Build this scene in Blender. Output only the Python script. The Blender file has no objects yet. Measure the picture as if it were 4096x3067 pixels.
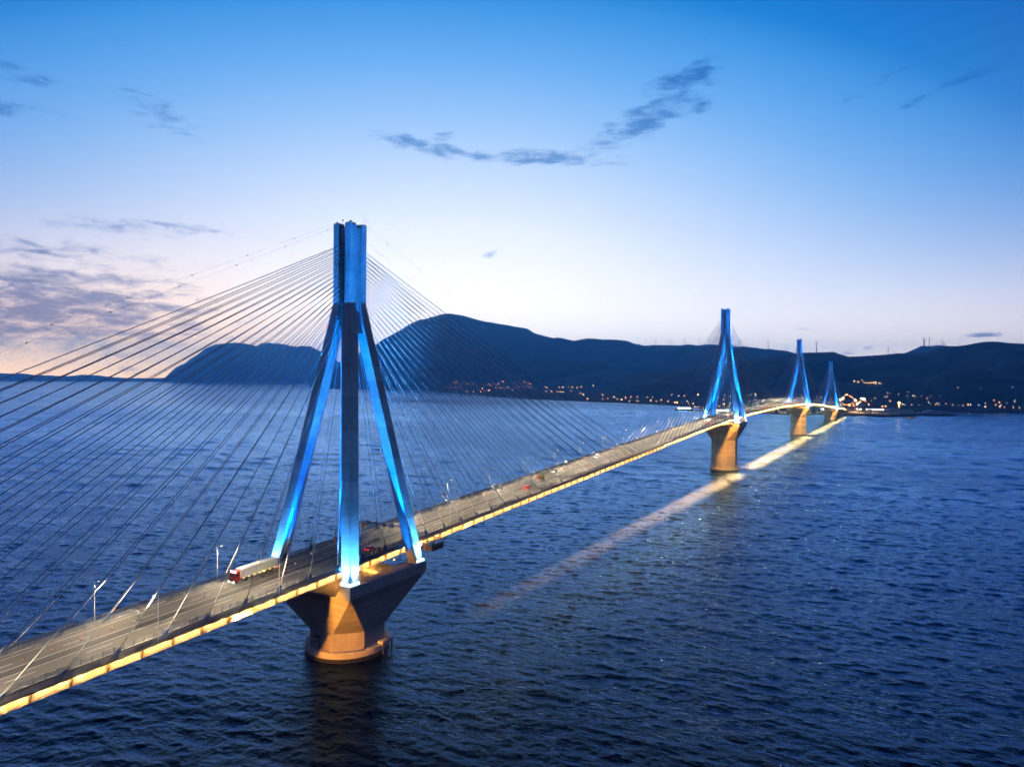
import bpy, math, random
import numpy as np
from mathutils import Vector, Matrix
from mathutils.bvhtree import BVHTree

rnd = random.Random(7)
S = bpy.context.scene
COL = S.collection
R = math.radians
EARTH = 6371000.0

# ------------------------------------------------------------------ camera
CAM = np.array([167.776, -178.075, 92.861])
FPX = 2754.52                      # focal length in pixels of the 4096 wide photograph
YAW, PITCH, ROLL = R(29.9889), math.atan((1517.751 - 1533.5) / 2754.52), R(0.46306)
_s, _c = math.sin(YAW), math.cos(YAW)
FWD = np.array([-_s * math.cos(PITCH), _c * math.cos(PITCH), math.sin(PITCH)])
R0 = np.array([_c, _s, 0.0])
U0 = np.cross(R0, FWD)
RGT = R0 * math.cos(ROLL) + U0 * math.sin(ROLL)
UPV = -R0 * math.sin(ROLL) + U0 * math.cos(ROLL)
cd = bpy.data.cameras.new("camera")
cd.sensor_width = 36.0
cd.lens = FPX / 4096 * 36.0
cd.clip_start = 1.0
cd.clip_end = 120000.0
cam = bpy.data.objects.new("camera", cd)
COL.objects.link(cam)
m = Matrix.Identity(4)
for i in range(3):
    m[i][0], m[i][1], m[i][2], m[i][3] = RGT[i], UPV[i], -FWD[i], CAM[i]
cam.matrix_world = m
S.camera = cam


def ray(x, y):
    """direction of a photograph pixel (4096 x 3067), used to survey where far things stand"""
    d = (x - 2048) / FPX * RGT + FWD - (y - 1533.5) / FPX * UPV
    return d / np.linalg.norm(d)


def drop(x, y):
    return ((x - CAM[0]) ** 2 + (y - CAM[1]) ** 2) / (2 * EARTH)


# ------------------------------------------------------------------ world: dusk sky
W = bpy.data.worlds.new("World")
S.world = W
W.use_nodes = True
NT = W.node_tree
NT.nodes.clear()


def srgb(r, g, b):
    f = lambda v: (v / 255 / 12.92) if v / 255 <= 0.04045 else ((v / 255 + 0.055) / 1.055) ** 2.4
    return (f(r), f(g), f(b), 1.0)


class G:
    """small helper to wire math nodes"""

    def __init__(s, nt):
        s.nt = nt

    def n(s, t, **kw):
        o = s.nt.nodes.new(t)
        for k, v in kw.items():
            setattr(o, k, v)
        return o

    def link(s, a, b):
        s.nt.links.new(a, b)

    def put(s, sock, v):
        if hasattr(v, "is_linked") or isinstance(v, bpy.types.NodeSocket):
            s.link(v, sock)
        else:
            sock.default_value = v

    def m(s, op, a, b=0.0, c=0.0, clamp=False):
        o = s.n("ShaderNodeMath", operation=op, use_clamp=clamp)
        s.put(o.inputs[0], a)
        s.put(o.inputs[1], b)
        s.put(o.inputs[2], c)
        return o.outputs[0]

    def rng(s, v, a, b, c=0.0, d=1.0, smooth=True):
        o = s.n("ShaderNodeMapRange", interpolation_type="SMOOTHSTEP" if smooth else "LINEAR")
        s.put(o.inputs[0], v)
        for i, q in zip((1, 2, 3, 4), (a, b, c, d)):
            s.put(o.inputs[i], q)
        return o.outputs[0]

    def mix(s, fac, a, b, blend="MIX"):
        o = s.n("ShaderNodeMix", data_type="RGBA", blend_type=blend)
        s.put(o.inputs[0], fac)
        s.put(o.inputs[6], a)
        s.put(o.inputs[7], b)
        return o.outputs[2]

    def ramp(s, v, stops, interp="LINEAR"):
        o = s.n("ShaderNodeValToRGB")
        o.color_ramp.interpolation = interp
        el = o.color_ramp.elements
        while len(el) > 1:
            el.remove(el[-1])
        el[0].position, el[0].color = stops[0]
        for p, c in stops[1:]:
            e = el.new(p)
            e.color = c
        s.put(o.inputs[0], v)
        return o.outputs[0]

    def noise(s, vec, scale, detail=4.0, rough=0.55, dist=0.0):
        o = s.n("ShaderNodeTexNoise")
        if vec is not None:
            s.link(vec, o.inputs["Vector"])
        o.inputs["Scale"].default_value = scale
        o.inputs["Detail"].default_value = detail
        o.inputs["Roughness"].default_value = rough
        o.inputs["Distortion"].default_value = dist
        return o.outputs[0]


def vec3(v):
    return (float(v[0]), float(v[1]), float(v[2]))


g = G(NT)
tc = g.n("ShaderNodeTexCoord").outputs["Generated"]
nrm = g.n("ShaderNodeVectorMath", operation="NORMALIZE")
g.link(tc, nrm.inputs[0])
sep = g.n("ShaderNodeSeparateXYZ")
g.link(nrm.outputs[0], sep.inputs[0])
H0 = np.array([-_s, _c, 0.0])


def dotn(v):
    o = g.n("ShaderNodeVectorMath", operation="DOT_PRODUCT")
    g.link(nrm.outputs[0], o.inputs[0])
    o.inputs[1].default_value = vec3(v)
    return o.outputs["Value"]


az = g.m("MULTIPLY", g.m("ARCTAN2", dotn(R0), dotn(H0)), 57.29578)      # degrees right of the view azimuth
el = g.m("MULTIPLY", g.m("ARCSINE", sep.outputs[2]), 57.29578)
elp = g.m("MAXIMUM", el, 0.0)
daz = g.m("ADD", az, 4.8)
tt = g.m("SQRT", g.m("ADD", g.m("POWER", elp, 2.0), g.m("POWER", g.m("MULTIPLY", g.m("ABSOLUTE", daz), 0.60), 2.0)))
ST = [(0, (255, 253, 252)), (6, (252, 252, 254)), (8.5, (246, 249, 254)), (12.4, (228, 238, 252)), (16.2, (200, 222, 252)),
      (19.1, (172, 208, 250)), (21.7, (145, 195, 248)), (24.5, (112, 179, 244)), (27, (84, 164, 238)), (28.7, (60, 152, 231)), (30.5, (14, 132, 220)), (34.6, (0, 110, 203)),
      (40, (0, 88, 174)), (47, (0, 70, 148)), (58, (0, 60, 132)), (88, (4, 58, 124))]
base = g.ramp(g.m("DIVIDE", tt, 90.0), [(p / 90.0, srgb(*c)) for p, c in ST])
gain = g.ramp(g.m("DIVIDE", tt, 90.0), [(p / 90, (v, v, v, 1)) for p, v in ((0, 0.58), (5, 0.56), (8, 0.54), (12, 0.52), (16, 0.49), (22, 0.455), (25, 0.44), (29, 0.42), (33, 0.39), (90, 0.38))])
lowR = g.m("POWER", 2.718, g.m("MULTIPLY", elp, -0.30))
side = g.m("MULTIPLY", g.rng(az, 2.0, 40.0), g.rng(az, 110.0, 70.0))
base = g.mix(g.m("MULTIPLY", g.m("MULTIPLY", lowR, side), 0.75), base, srgb(238, 205, 222))
lowL = g.m("POWER", 2.718, g.m("MULTIPLY", elp, -0.26))
left = g.m("MULTIPLY", g.rng(az, -8.0, -32.0), g.rng(az, -120.0, -70.0))
base = g.mix(g.m("MULTIPLY", g.m("MULTIPLY", lowL, left), 0.95), base, srgb(255, 188, 160))
base = g.mix(1.0, base, gain, "MULTIPLY")
# wisps of cloud at fixed directions in the sky: (pixel x, y, half length, half height, tilt deg, strength)
CL = [(90, 1215, 760, 150, 2, 0.95), (330, 1200, 480, 60, 4, 0.95), (60, 1120, 430, 50, -3, 0.9), (70, 285, 170, 38, 12, 0.5), (40, 430, 190, 30, -4, 0.7),
      (640, 455, 190, 55, 16, 0.62), (560, 905, 420, 32, -3, 0.45), (240, 1000, 500, 40, 2, 0.40), (1670, 582, 190, 24, 9, 0.85),
      (2120, 634, 360, 24, 2, 0.9), (1850, 612, 150, 14, 12, 0.9), (1770, 548, 60, 30, -25, 0.55), (2590, 478, 290, 46, -21, 0.9), (2730, 318, 170, 38, -14, 0.85),
      (2800, 428, 90, 16, -3, 0.8), (1955, 1018, 60, 14, -12, 0.7), (2142, 994, 40, 9, -25, 0.6), (3870, 312, 190, 18, -12, 0.62),
      (3500, 345, 170, 16, -22, 0.5), (3205, 1316, 46, 7, 0, 0.8), (3935, 1340, 80, 8, 0, 0.9), (3830, 1357, 60, 5, 0, 0.7),
      (3466, 1391, 28, 7, -14, 0.8), (3395, 1410, 42, 9, -4, 0.8), (420, 1405, 190, 22, 14, 0.55), (560, 1480, 160, 14, 2, 0.6),
      (300, 1345, 240, 20, 3, 0.55), (3680, 400, 140, 12, -18, 0.45)]
comb = g.n("ShaderNodeCombineXYZ")
g.link(az, comb.inputs[0])
g.link(el, comb.inputs[1])
hg = g.m("MULTIPLY", g.m("POWER", 2.718, g.m("MULTIPLY", elp, -0.265)), g.m("POWER", 2.718, g.m("MULTIPLY", g.m("POWER", g.m("DIVIDE", daz, 105.0), 2.0), -1.0)))
tint = g.mix(g.rng(az, -6.0, -30.0), (1.62, 1.36, 1.02, 1), (2.6, 1.62, 0.62, 1))
tint = g.mix(g.rng(az, 8.0, 34.0), tint, (2.25, 1.72, 1.02, 1))
base = g.mix(hg, base, tint, "ADD")
masks = {}
for (px, py, hw, hh, tilt, st) in CL:
    d = ray(px, py)
    a0 = math.degrees(math.atan2(d @ R0, d @ H0))
    e0 = math.degrees(math.asin(d[2]))
    k = math.degrees(1 / FPX) * math.cos(R(a0))
    mp = g.n("ShaderNodeMapping", vector_type="TEXTURE")
    g.link(comb.outputs[0], mp.inputs[0])
    mp.inputs[1].default_value = (a0, e0, 0)
    mp.inputs[2].default_value = (0, 0, R(-tilt))
    mp.inputs[3].default_value = (hw * k * 1.45, hh * k * 1.9, 1)
    ln = g.n("ShaderNodeVectorMath", operation="LENGTH")
    g.link(mp.outputs[0], ln.inputs[0])
    v = ln.outputs["Value"]
    c = "bank" if st > 0.93 else ("strong" if st > 0.75 else "faint")
    masks[c] = v if c not in masks else g.m("MINIMUM", masks[c], v)
mask = g.m("MAXIMUM", g.m("MAXIMUM", g.m("MULTIPLY", g.rng(masks["bank"], 1.2, 0.0), 1.12), g.rng(masks["strong"], 1.25, 0.0)), g.m("MULTIPLY", g.rng(masks["faint"], 1.25, 0.0), 0.62))
sc = g.n("ShaderNodeMapping")
g.link(comb.outputs[0], sc.inputs[0])
sc.inputs[3].default_value = (0.42, 1.5, 1)
nz_ = g.n("ShaderNodeTexNoise", noise_dimensions="2D")
g.link(sc.outputs[0], nz_.inputs["Vector"])
nz_.inputs["Scale"].default_value = 1.0
nz_.inputs["Detail"].default_value = 8.0
nz_.inputs["Roughness"].default_value = 0.66
nz_.inputs["Distortion"].default_value = 0.2
n1 = nz_.outputs[0]
dens = g.rng(g.m("ADD", mask, g.m("MULTIPLY", g.m("SUBTRACT", n1, 0.5), 2.2)), 0.30, 1.25)
dens = g.m("MULTIPLY", dens, g.m("MINIMUM", 1.0, g.m("MULTIPLY", mask, 2.2)))
ccol = g.mix(g.rng(el, 16.0, 3.0), srgb(140, 176, 208), srgb(130, 136, 170))
cloudy = g.mix(g.m("MULTIPLY", dens, 0.95), base, g.mix(1.0, base, ccol, "MULTIPLY"))
sky = g.n("ShaderNodeTexSky", sky_type="NISHITA")
sky.sun_disc = False
sky.sun_elevation = R(-2.0)
sky.sun_rotation = -YAW - R(5)
bg = g.n("ShaderNodeBackground")
g.link(g.mix(0.012, base, sky.outputs[0], "ADD"), bg.inputs[0])
bg2 = g.n("ShaderNodeBackground")
for q in (bg, bg2):
    q.inputs[1].default_value = 2.5          # the gain ramp above is stored divided by 2.5
g.link(g.mix(0.012, cloudy, sky.outputs[0], "ADD"), bg2.inputs[0])
win = g.m("MULTIPLY", g.m("LESS_THAN", g.m("ABSOLUTE", az), 55.0), g.m("LESS_THAN", g.m("ABSOLUTE", el), 34.0))   # where the clouds are
mx = g.n("ShaderNodeMixShader")
g.link(win, mx.inputs[0])
g.link(bg.outputs[0], mx.inputs[1])
g.link(bg2.outputs[0], mx.inputs[2])
wo = g.n("ShaderNodeOutputWorld")
g.link(mx.outputs[0], wo.inputs[0])
W.cycles.sampling_method = "MANUAL"
W.cycles.sample_map_resolution = 512

# ------------------------------------------------------------------ colour management and sampling
S.view_settings.view_transform = "Standard"
S.view_settings.look = "None"
S.view_settings.exposure = 0.0
S.view_settings.gamma = 1.0
S.view_settings.use_curve_mapping = False
cy = S.cycles
cy.use_denoising = True
cy.use_adaptive_sampling = True
cy.adaptive_threshold = 0.028
cy.max_bounces = 6
cy.diffuse_bounces = 2
cy.glossy_bounces = 3
cy.volume_bounces = 1
cy.sample_clamp_indirect = 6.0
cy.caustics_reflective = False
cy.caustics_refractive = False

# ------------------------------------------------------------------ materials


def pbr(name, col, rough=0.6, metal=0.0, vary=0.0, scale=1.0, bump=0.0, bscale=None, stretch=None, spec=0.5):
    mt = bpy.data.materials.new(name)
    mt.use_nodes = True
    nt = mt.node_tree
    b = nt.nodes["Principled BSDF"]
    b.inputs["Base Color"].default_value = (*col, 1)
    b.inputs["Roughness"].default_value = rough
    b.inputs["Metallic"].default_value = metal
    b.inputs["Specular IOR Level"].default_value = spec
    h = G(nt)
    if vary or bump:
        ge = h.n("ShaderNodeNewGeometry").outputs["Position"]
        mp = h.n("ShaderNodeMapping")
        h.link(ge, mp.inputs[0])
        mp.inputs[3].default_value = stretch or (1, 1, 1)
        if vary:
            nz = h.noise(mp.outputs[0], scale, 6, 0.6)
            lo = tuple(c * (1 - vary) for c in col) + (1,)
            hi = tuple(min(1, c * (1 + vary)) for c in col) + (1,)
            h.link(h.ramp(nz, [(0.3, lo), (0.7, hi)]), b.inputs["Base Color"])
            h.link(h.rng(nz, 0.2, 0.8, max(0.05, rough - 0.1), min(1, rough + 0.12)), b.inputs["Roughness"])
        if bump:
            n2 = h.noise(mp.outputs[0], bscale or scale * 4, 5, 0.6)
            bp = h.n("ShaderNodeBump")
            bp.inputs["Strength"].default_value = bump
            bp.inputs["Distance"].default_value = 0.05
            h.link(n2, bp.inputs["Height"])
            h.link(bp.outputs[0], b.inputs["Normal"])
    return mt


def glow(name, col, strength):
    mt = bpy.data.materials.new(name)
    mt.use_nodes = True
    b = mt.node_tree.nodes["Principled BSDF"]
    b.inputs["Base Color"].default_value = (0.6, 0.6, 0.6, 1)
    b.inputs["Emission Color"].default_value = (*col, 1)
    b.inputs["Emission Strength"].default_value = strength
    return mt


def concrete(name, col, streak=0.28):
    """board marked concrete with rain streaks and patchy lifts"""
    mt = bpy.data.materials.new(name)
    mt.use_nodes = True
    nt = mt.node_tree
    b = nt.nodes["Principled BSDF"]
    h = G(nt)
    ge = h.n("ShaderNodeNewGeometry").outputs["Position"]

    def mp(sx, sy, sz):
        q = h.n("ShaderNodeMapping")
        h.link(ge, q.inputs[0])
        q.inputs[3].default_value = (sx, sy, sz)
        return q.outputs[0]
    big = h.noise(mp(0.18, 0.18, 0.18), 1, 5, 0.6)
    st = h.noise(mp(1.1, 1.1, 0.05), 1, 5, 0.65)
    fine = h.noise(mp(3, 3, 3), 1, 4, 0.6)
    board = h.noise(mp(0.05, 0.05, 2.6), 1, 2, 0.5)
    v = h.m("ADD", h.m("MULTIPLY", big, 0.5), h.m("ADD", h.m("MULTIPLY", st, 0.3), h.m("ADD", h.m("MULTIPLY", fine, 0.1), h.m("MULTIPLY", board, 0.12))))
    lo = tuple(c * (1 - streak) for c in col) + (1,)
    hi = tuple(min(1, c * (1 + streak)) for c in col) + (1,)
    info = h.n("ShaderNodeObjectInfo").outputs["Random"]
    tone = h.m("ADD", v, h.m("MULTIPLY", h.m("SUBTRACT", info, 0.5), 0.24))
    h.link(h.ramp(tone, [(0.32, lo), (0.72, hi)]), b.inputs["Base Color"])
    b.inputs["Roughness"].default_value = 0.78
    bp = h.n("ShaderNodeBump")
    bp.inputs["Strength"].default_value = 0.35
    bp.inputs["Distance"].default_value = 0.03
    h.link(h.m("ADD", fine, board), bp.inputs["Height"])
    h.link(bp.outputs[0], b.inputs["Normal"])
    return mt


M = {
    "concrete": concrete("pylon concrete", (0.40, 0.40, 0.39)),
    "pier": concrete("pier concrete", (0.42, 0.38, 0.33), 0.30),
    "joint": pbr("shadow joint", (0.10, 0.10, 0.10), 0.9),
    "asphalt": pbr("worn asphalt", (0.080, 0.072, 0.060), 0.8, vary=0.42, scale=0.9, bump=0.15, bscale=14, stretch=(1, 0.06, 1)),
    "median": pbr("median asphalt", (0.045, 0.04, 0.034), 0.85, vary=0.25, scale=0.8, stretch=(1, 0.1, 1)),
    "paint": pbr("road paint", (0.46, 0.45, 0.42), 0.7, vary=0.2, scale=3),
    "kerb": pbr("kerb concrete", (0.32, 0.31, 0.29), 0.8, vary=0.2, scale=1.5),
    "rail": pbr("galvanised rail", (0.20, 0.20, 0.20), 0.45, 0.5, vary=0.2, scale=2),
    "fence": pbr("painted fence", (0.075, 0.085, 0.115), 0.5, 0.1, vary=0.15, scale=1),
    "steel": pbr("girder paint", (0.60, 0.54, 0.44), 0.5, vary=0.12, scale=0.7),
    "bracket": pbr("bracket paint", (0.30, 0.22, 0.13), 0.6, vary=0.2, scale=2),
    "walk": pbr("walkway plate", (0.06, 0.06, 0.07), 0.6, 0.2, vary=0.2, scale=2),
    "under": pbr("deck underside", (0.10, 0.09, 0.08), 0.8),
    "socket": pbr("blue anchor paint", (0.018, 0.055, 0.17), 0.4, vary=0.15, scale=2),
    "collar": pbr("cable collar", (0.20, 0.17, 0.13), 0.6),
    "sheath": pbr("cable sheath", (0.66, 0.66, 0.65), 0.5),
    "pole": pbr("lamp pole", (0.30, 0.31, 0.33), 0.4, 0.4),
    "dark": pbr("dark metal", (0.03, 0.03, 0.035), 0.5, 0.3),
    "lamp_glass": glow("lamp glass", (1.0, 0.86, 0.62), 40),
    "strip": glow("under deck luminaire", (1.0, 0.54, 0.15), 700),
    "flood": glow("floodlight glass", (0.35, 0.65, 1.0), 30),
    "red": pbr("red paint", (0.42, 0.015, 0.012), 0.35, vary=0.05, scale=2),
    "white": pbr("white paint", (0.75, 0.75, 0.74), 0.4, vary=0.04, scale=1),
    "trailer": pbr("trailer panel", (0.42, 0.42, 0.42), 0.5, vary=0.1, scale=0.8),
    "grey": pbr("grey paint", (0.25, 0.26, 0.27), 0.5),
    "yellow": pbr("yellow paint", (0.65, 0.45, 0.02), 0.5),
    "orange": pbr("orange plastic", (0.65, 0.14, 0.02), 0.5),
    "rubber": pbr("tyre rubber", (0.015, 0.015, 0.015), 0.9),
    "glass": pbr("vehicle glass", (0.01, 0.012, 0.016), 0.05, spec=0.8),
    "head": glow("headlight", (1.0, 0.97, 0.88), 60),
    "tail": glow("tail light", (1.0, 0.03, 0.02), 12),
    "marker": glow("amber marker", (1.0, 0.42, 0.05), 9),
    "redlamp": glow("red beacon", (1.0, 0.08, 0.04), 8),
    "sign_blue": pbr("sign blue", (0.01, 0.035, 0.22), 0.4),
    "sign_white": pbr("sign white", (0.7, 0.7, 0.7), 0.4),
    "timber": pbr("weathered scaffold", (0.16, 0.10, 0.05), 0.8, vary=0.3, scale=2),
    "hill": pbr("scrub hillside", (0.060, 0.085, 0.075), 0.95, vary=0.55, scale=0.004, spec=0.1),
    "land": pbr("coastal land", (0.040, 0.042, 0.030), 0.95, vary=0.5, scale=0.02, spec=0.1),
    "ground": pbr("quay concrete", (0.20, 0.17, 0.14), 0.9, vary=0.3, scale=0.05),
    "rock": pbr("breakwater rock", (0.07, 0.065, 0.06), 0.9, vary=0.4, scale=0.3),
    "leaf": pbr("dark foliage", (0.035, 0.05, 0.022), 0.9, vary=0.5, scale=0.5),
    "bark": pbr("bark", (0.06, 0.045, 0.03), 0.9),
    "wall": pbr("rendered wall", (0.45, 0.41, 0.35), 0.8, vary=0.12, scale=0.4),
    "roof": pbr("tile roof", (0.22, 0.09, 0.05), 0.8, vary=0.2, scale=0.6),
    "lit_window": glow("lit window", (1.0, 0.62, 0.28), 5),
    "ship_window": glow("ship window", (0.85, 1.0, 0.85), 9),
    "hull": pbr("dark hull", (0.02, 0.035, 0.07), 0.4),
    "ship_white": pbr("ship white", (0.62, 0.62, 0.62), 0.4),
    "sodium": glow("sodium lamp", (1.0, 0.34, 0.06), 22),
    "warm": glow("warm lamp", (1.0, 0.52, 0.17), 24),
    "cool": glow("white lamp", (0.75, 0.95, 1.0), 9),
    "pink": glow("pale pink lamp", (1.0, 0.45, 0.34), 10),
    "mast_head": glow("high mast lamp", (1.0, 0.60, 0.25), 60),
    "turbine": pbr("turbine white", (0.55, 0.55, 0.57), 0.5),
    "star": glow("evening star", (1.0, 0.9, 0.8), 0.9),
}

# ------------------------------------------------------------------ mesh builder


class MB:
    def __init__(s):
        s.v, s.f = [], []

    def add(s, vs, fs):
        o = len(s.v)
        s.v += [tuple(map(float, p)) for p in vs]
        s.f += [tuple(i + o for i in q) for q in fs]
        return s

    def box(s, c, d, rz=0.0):
        x, y, z = d[0] / 2, d[1] / 2, d[2] / 2
        ca, sa = math.cos(rz), math.sin(rz)
        vs = []
        for k in (-z, z):
            for i, j in ((-x, -y), (x, -y), (x, y), (-x, y)):
                vs.append((c[0] + i * ca - j * sa, c[1] + i * sa + j * ca, c[2] + k))
        return s.hexa(vs)

    def hexa(s, vs):
        return s.add(vs, [(3, 2, 1, 0), (4, 5, 6, 7), (0, 1, 5, 4), (1, 2, 6, 5), (2, 3, 7, 6), (3, 0, 4, 7)])

    def loft(s, rings, cap=True):
        n = len(rings[0])
        o = len(s.v)
        for r in rings:
            s.v += [tuple(map(float, p)) for p in r]
        for k in range(len(rings) - 1):
            for i in range(n):
                a, b = o + k * n + i, o + k * n + (i + 1) % n
                s.f.append((a, b, b + n, a + n))
        if cap:
            s.f.append(tuple(o + i for i in reversed(range(n))))
            s.f.append(tuple(o + (len(rings) - 1) * n + i for i in range(n)))
        return s

    def tube(s, pts, r, n=6):
        pts = [np.array(p, float) for p in pts]
        rs = r if isinstance(r, (list, tuple)) else [r] * len(pts)
        rings = []
        for i, p in enumerate(pts):
            t = pts[min(i + 1, len(pts) - 1)] - pts[max(i - 1, 0)]
            t /= np.linalg.norm(t) + 1e-9
            a = np.cross(t, (0, 0, 1.0))
            if np.linalg.norm(a) < 0.05:
                a = np.cross(t, (0, 1.0, 0))
            a /= np.linalg.norm(a)
            b = np.cross(t, a)
            rings.append([p + rs[i] * (math.cos(2 * math.pi * k / n) * a - math.sin(2 * math.pi * k / n) * b) for k in range(n)])
        return s.loft(rings)

    def sphere(s, c, r, nu=8, nv=5, sq=1.0):
        rings = []
        for j in range(1, nv):
            ph = math.pi * j / nv
            rings.append([(c[0] + r * math.sin(ph) * math.cos(2 * math.pi * i / nu), c[1] + r * math.sin(ph) * math.sin(2 * math.pi * i / nu),
                           c[2] - r * sq * math.cos(ph)) for i in range(nu)])
        return s.loft(rings)

    def mesh(s, name, mat, smooth=False):
        me = bpy.data.meshes.new(name)
        me.from_pydata(s.v, [], s.f)
        if smooth:
            me.polygons.foreach_set("use_smooth", [True] * len(me.polygons))
        if mat is not None:
            me.materials.append(mat)
        return me

    def obj(s, name, mat, parent=None, smooth=False, loc=None):
        return inst(name, s.mesh(name, mat, smooth), parent, loc)


def inst(name, me, parent=None, loc=None, rot=None, scale=None):
    o = bpy.data.objects.new(name, me)
    COL.objects.link(o)
    if parent is not None:
        o.parent = parent
    if loc is not None:
        o.location = loc
    if rot is not None:
        o.rotation_euler = rot
    if scale is not None:
        o.scale = scale
    return o


def tag(o, label=None, cat=None, group=None, kind=None):
    if label:
        o["label"] = label
    if cat:
        o["category"] = cat
    if group:
        o["group"] = group
    if kind:
        o["kind"] = kind
    return o


def thing(name, label, cat, loc=(0, 0, 0), rot=(0, 0, 0), group=None):
    o = bpy.data.objects.new(name, None)
    COL.objects.link(o)
    o.location = loc
    o.rotation_euler = rot
    o.empty_display_size = 0.5
    return tag(o, label, cat, group)


def copy_tree(o, parent=None):
    c = o.copy()
    COL.objects.link(c)
    c.parent = parent
    for ch in list(o.children):
        copy_tree(ch, c)
    return c


def spot(name, parent, loc, target, power, col, angle, blend=0.5, radius=0.3):
    """a lamp's own light, aimed in its parent's space"""
    ld = bpy.data.lights.new(name, "SPOT")
    ld.energy = power
    ld.color = col
    ld.spot_size = R(angle)
    ld.spot_blend = blend
    ld.shadow_soft_size = radius
    o = bpy.data.objects.new(name, ld)
    COL.objects.link(o)
    o.parent = parent
    o.location = loc
    o.rotation_euler = (Vector(target) - Vector(loc)).to_track_quat("-Z", "Y").to_euler()
    return o


ORD = ["first", "second", "third", "fourth", "fifth", "sixth", "seventh", "eighth", "ninth", "tenth", "eleventh", "twelfth",
       "thirteenth", "fourteenth", "fifteenth", "sixteenth", "seventeenth", "eighteenth", "nineteenth", "twentieth"]
PYL = ["nearest", "second", "third", "farthest"]

# ------------------------------------------------------------------ sea
SPAN = 560.0
VIEWAZ = math.atan2(H0[1], H0[0])


def wave_rng():
    rg = np.random.default_rng(11)
    n = 84
    lam = np.exp(rg.uniform(np.log(1.7), np.log(9.0), n))
    lam[50:] = np.exp(np.linspace(np.log(9.0), np.log(60.0), n - 50))
    th = VIEWAZ + R(165) + rg.normal(0, R(34), n)
    st = np.where(lam > 9, 0.010, 0.030) * rg.uniform(0.5, 1.3, n)         # steepness of each train
    return lam, th, st, rg.uniform(0, 2 * np.pi, n)


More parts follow.
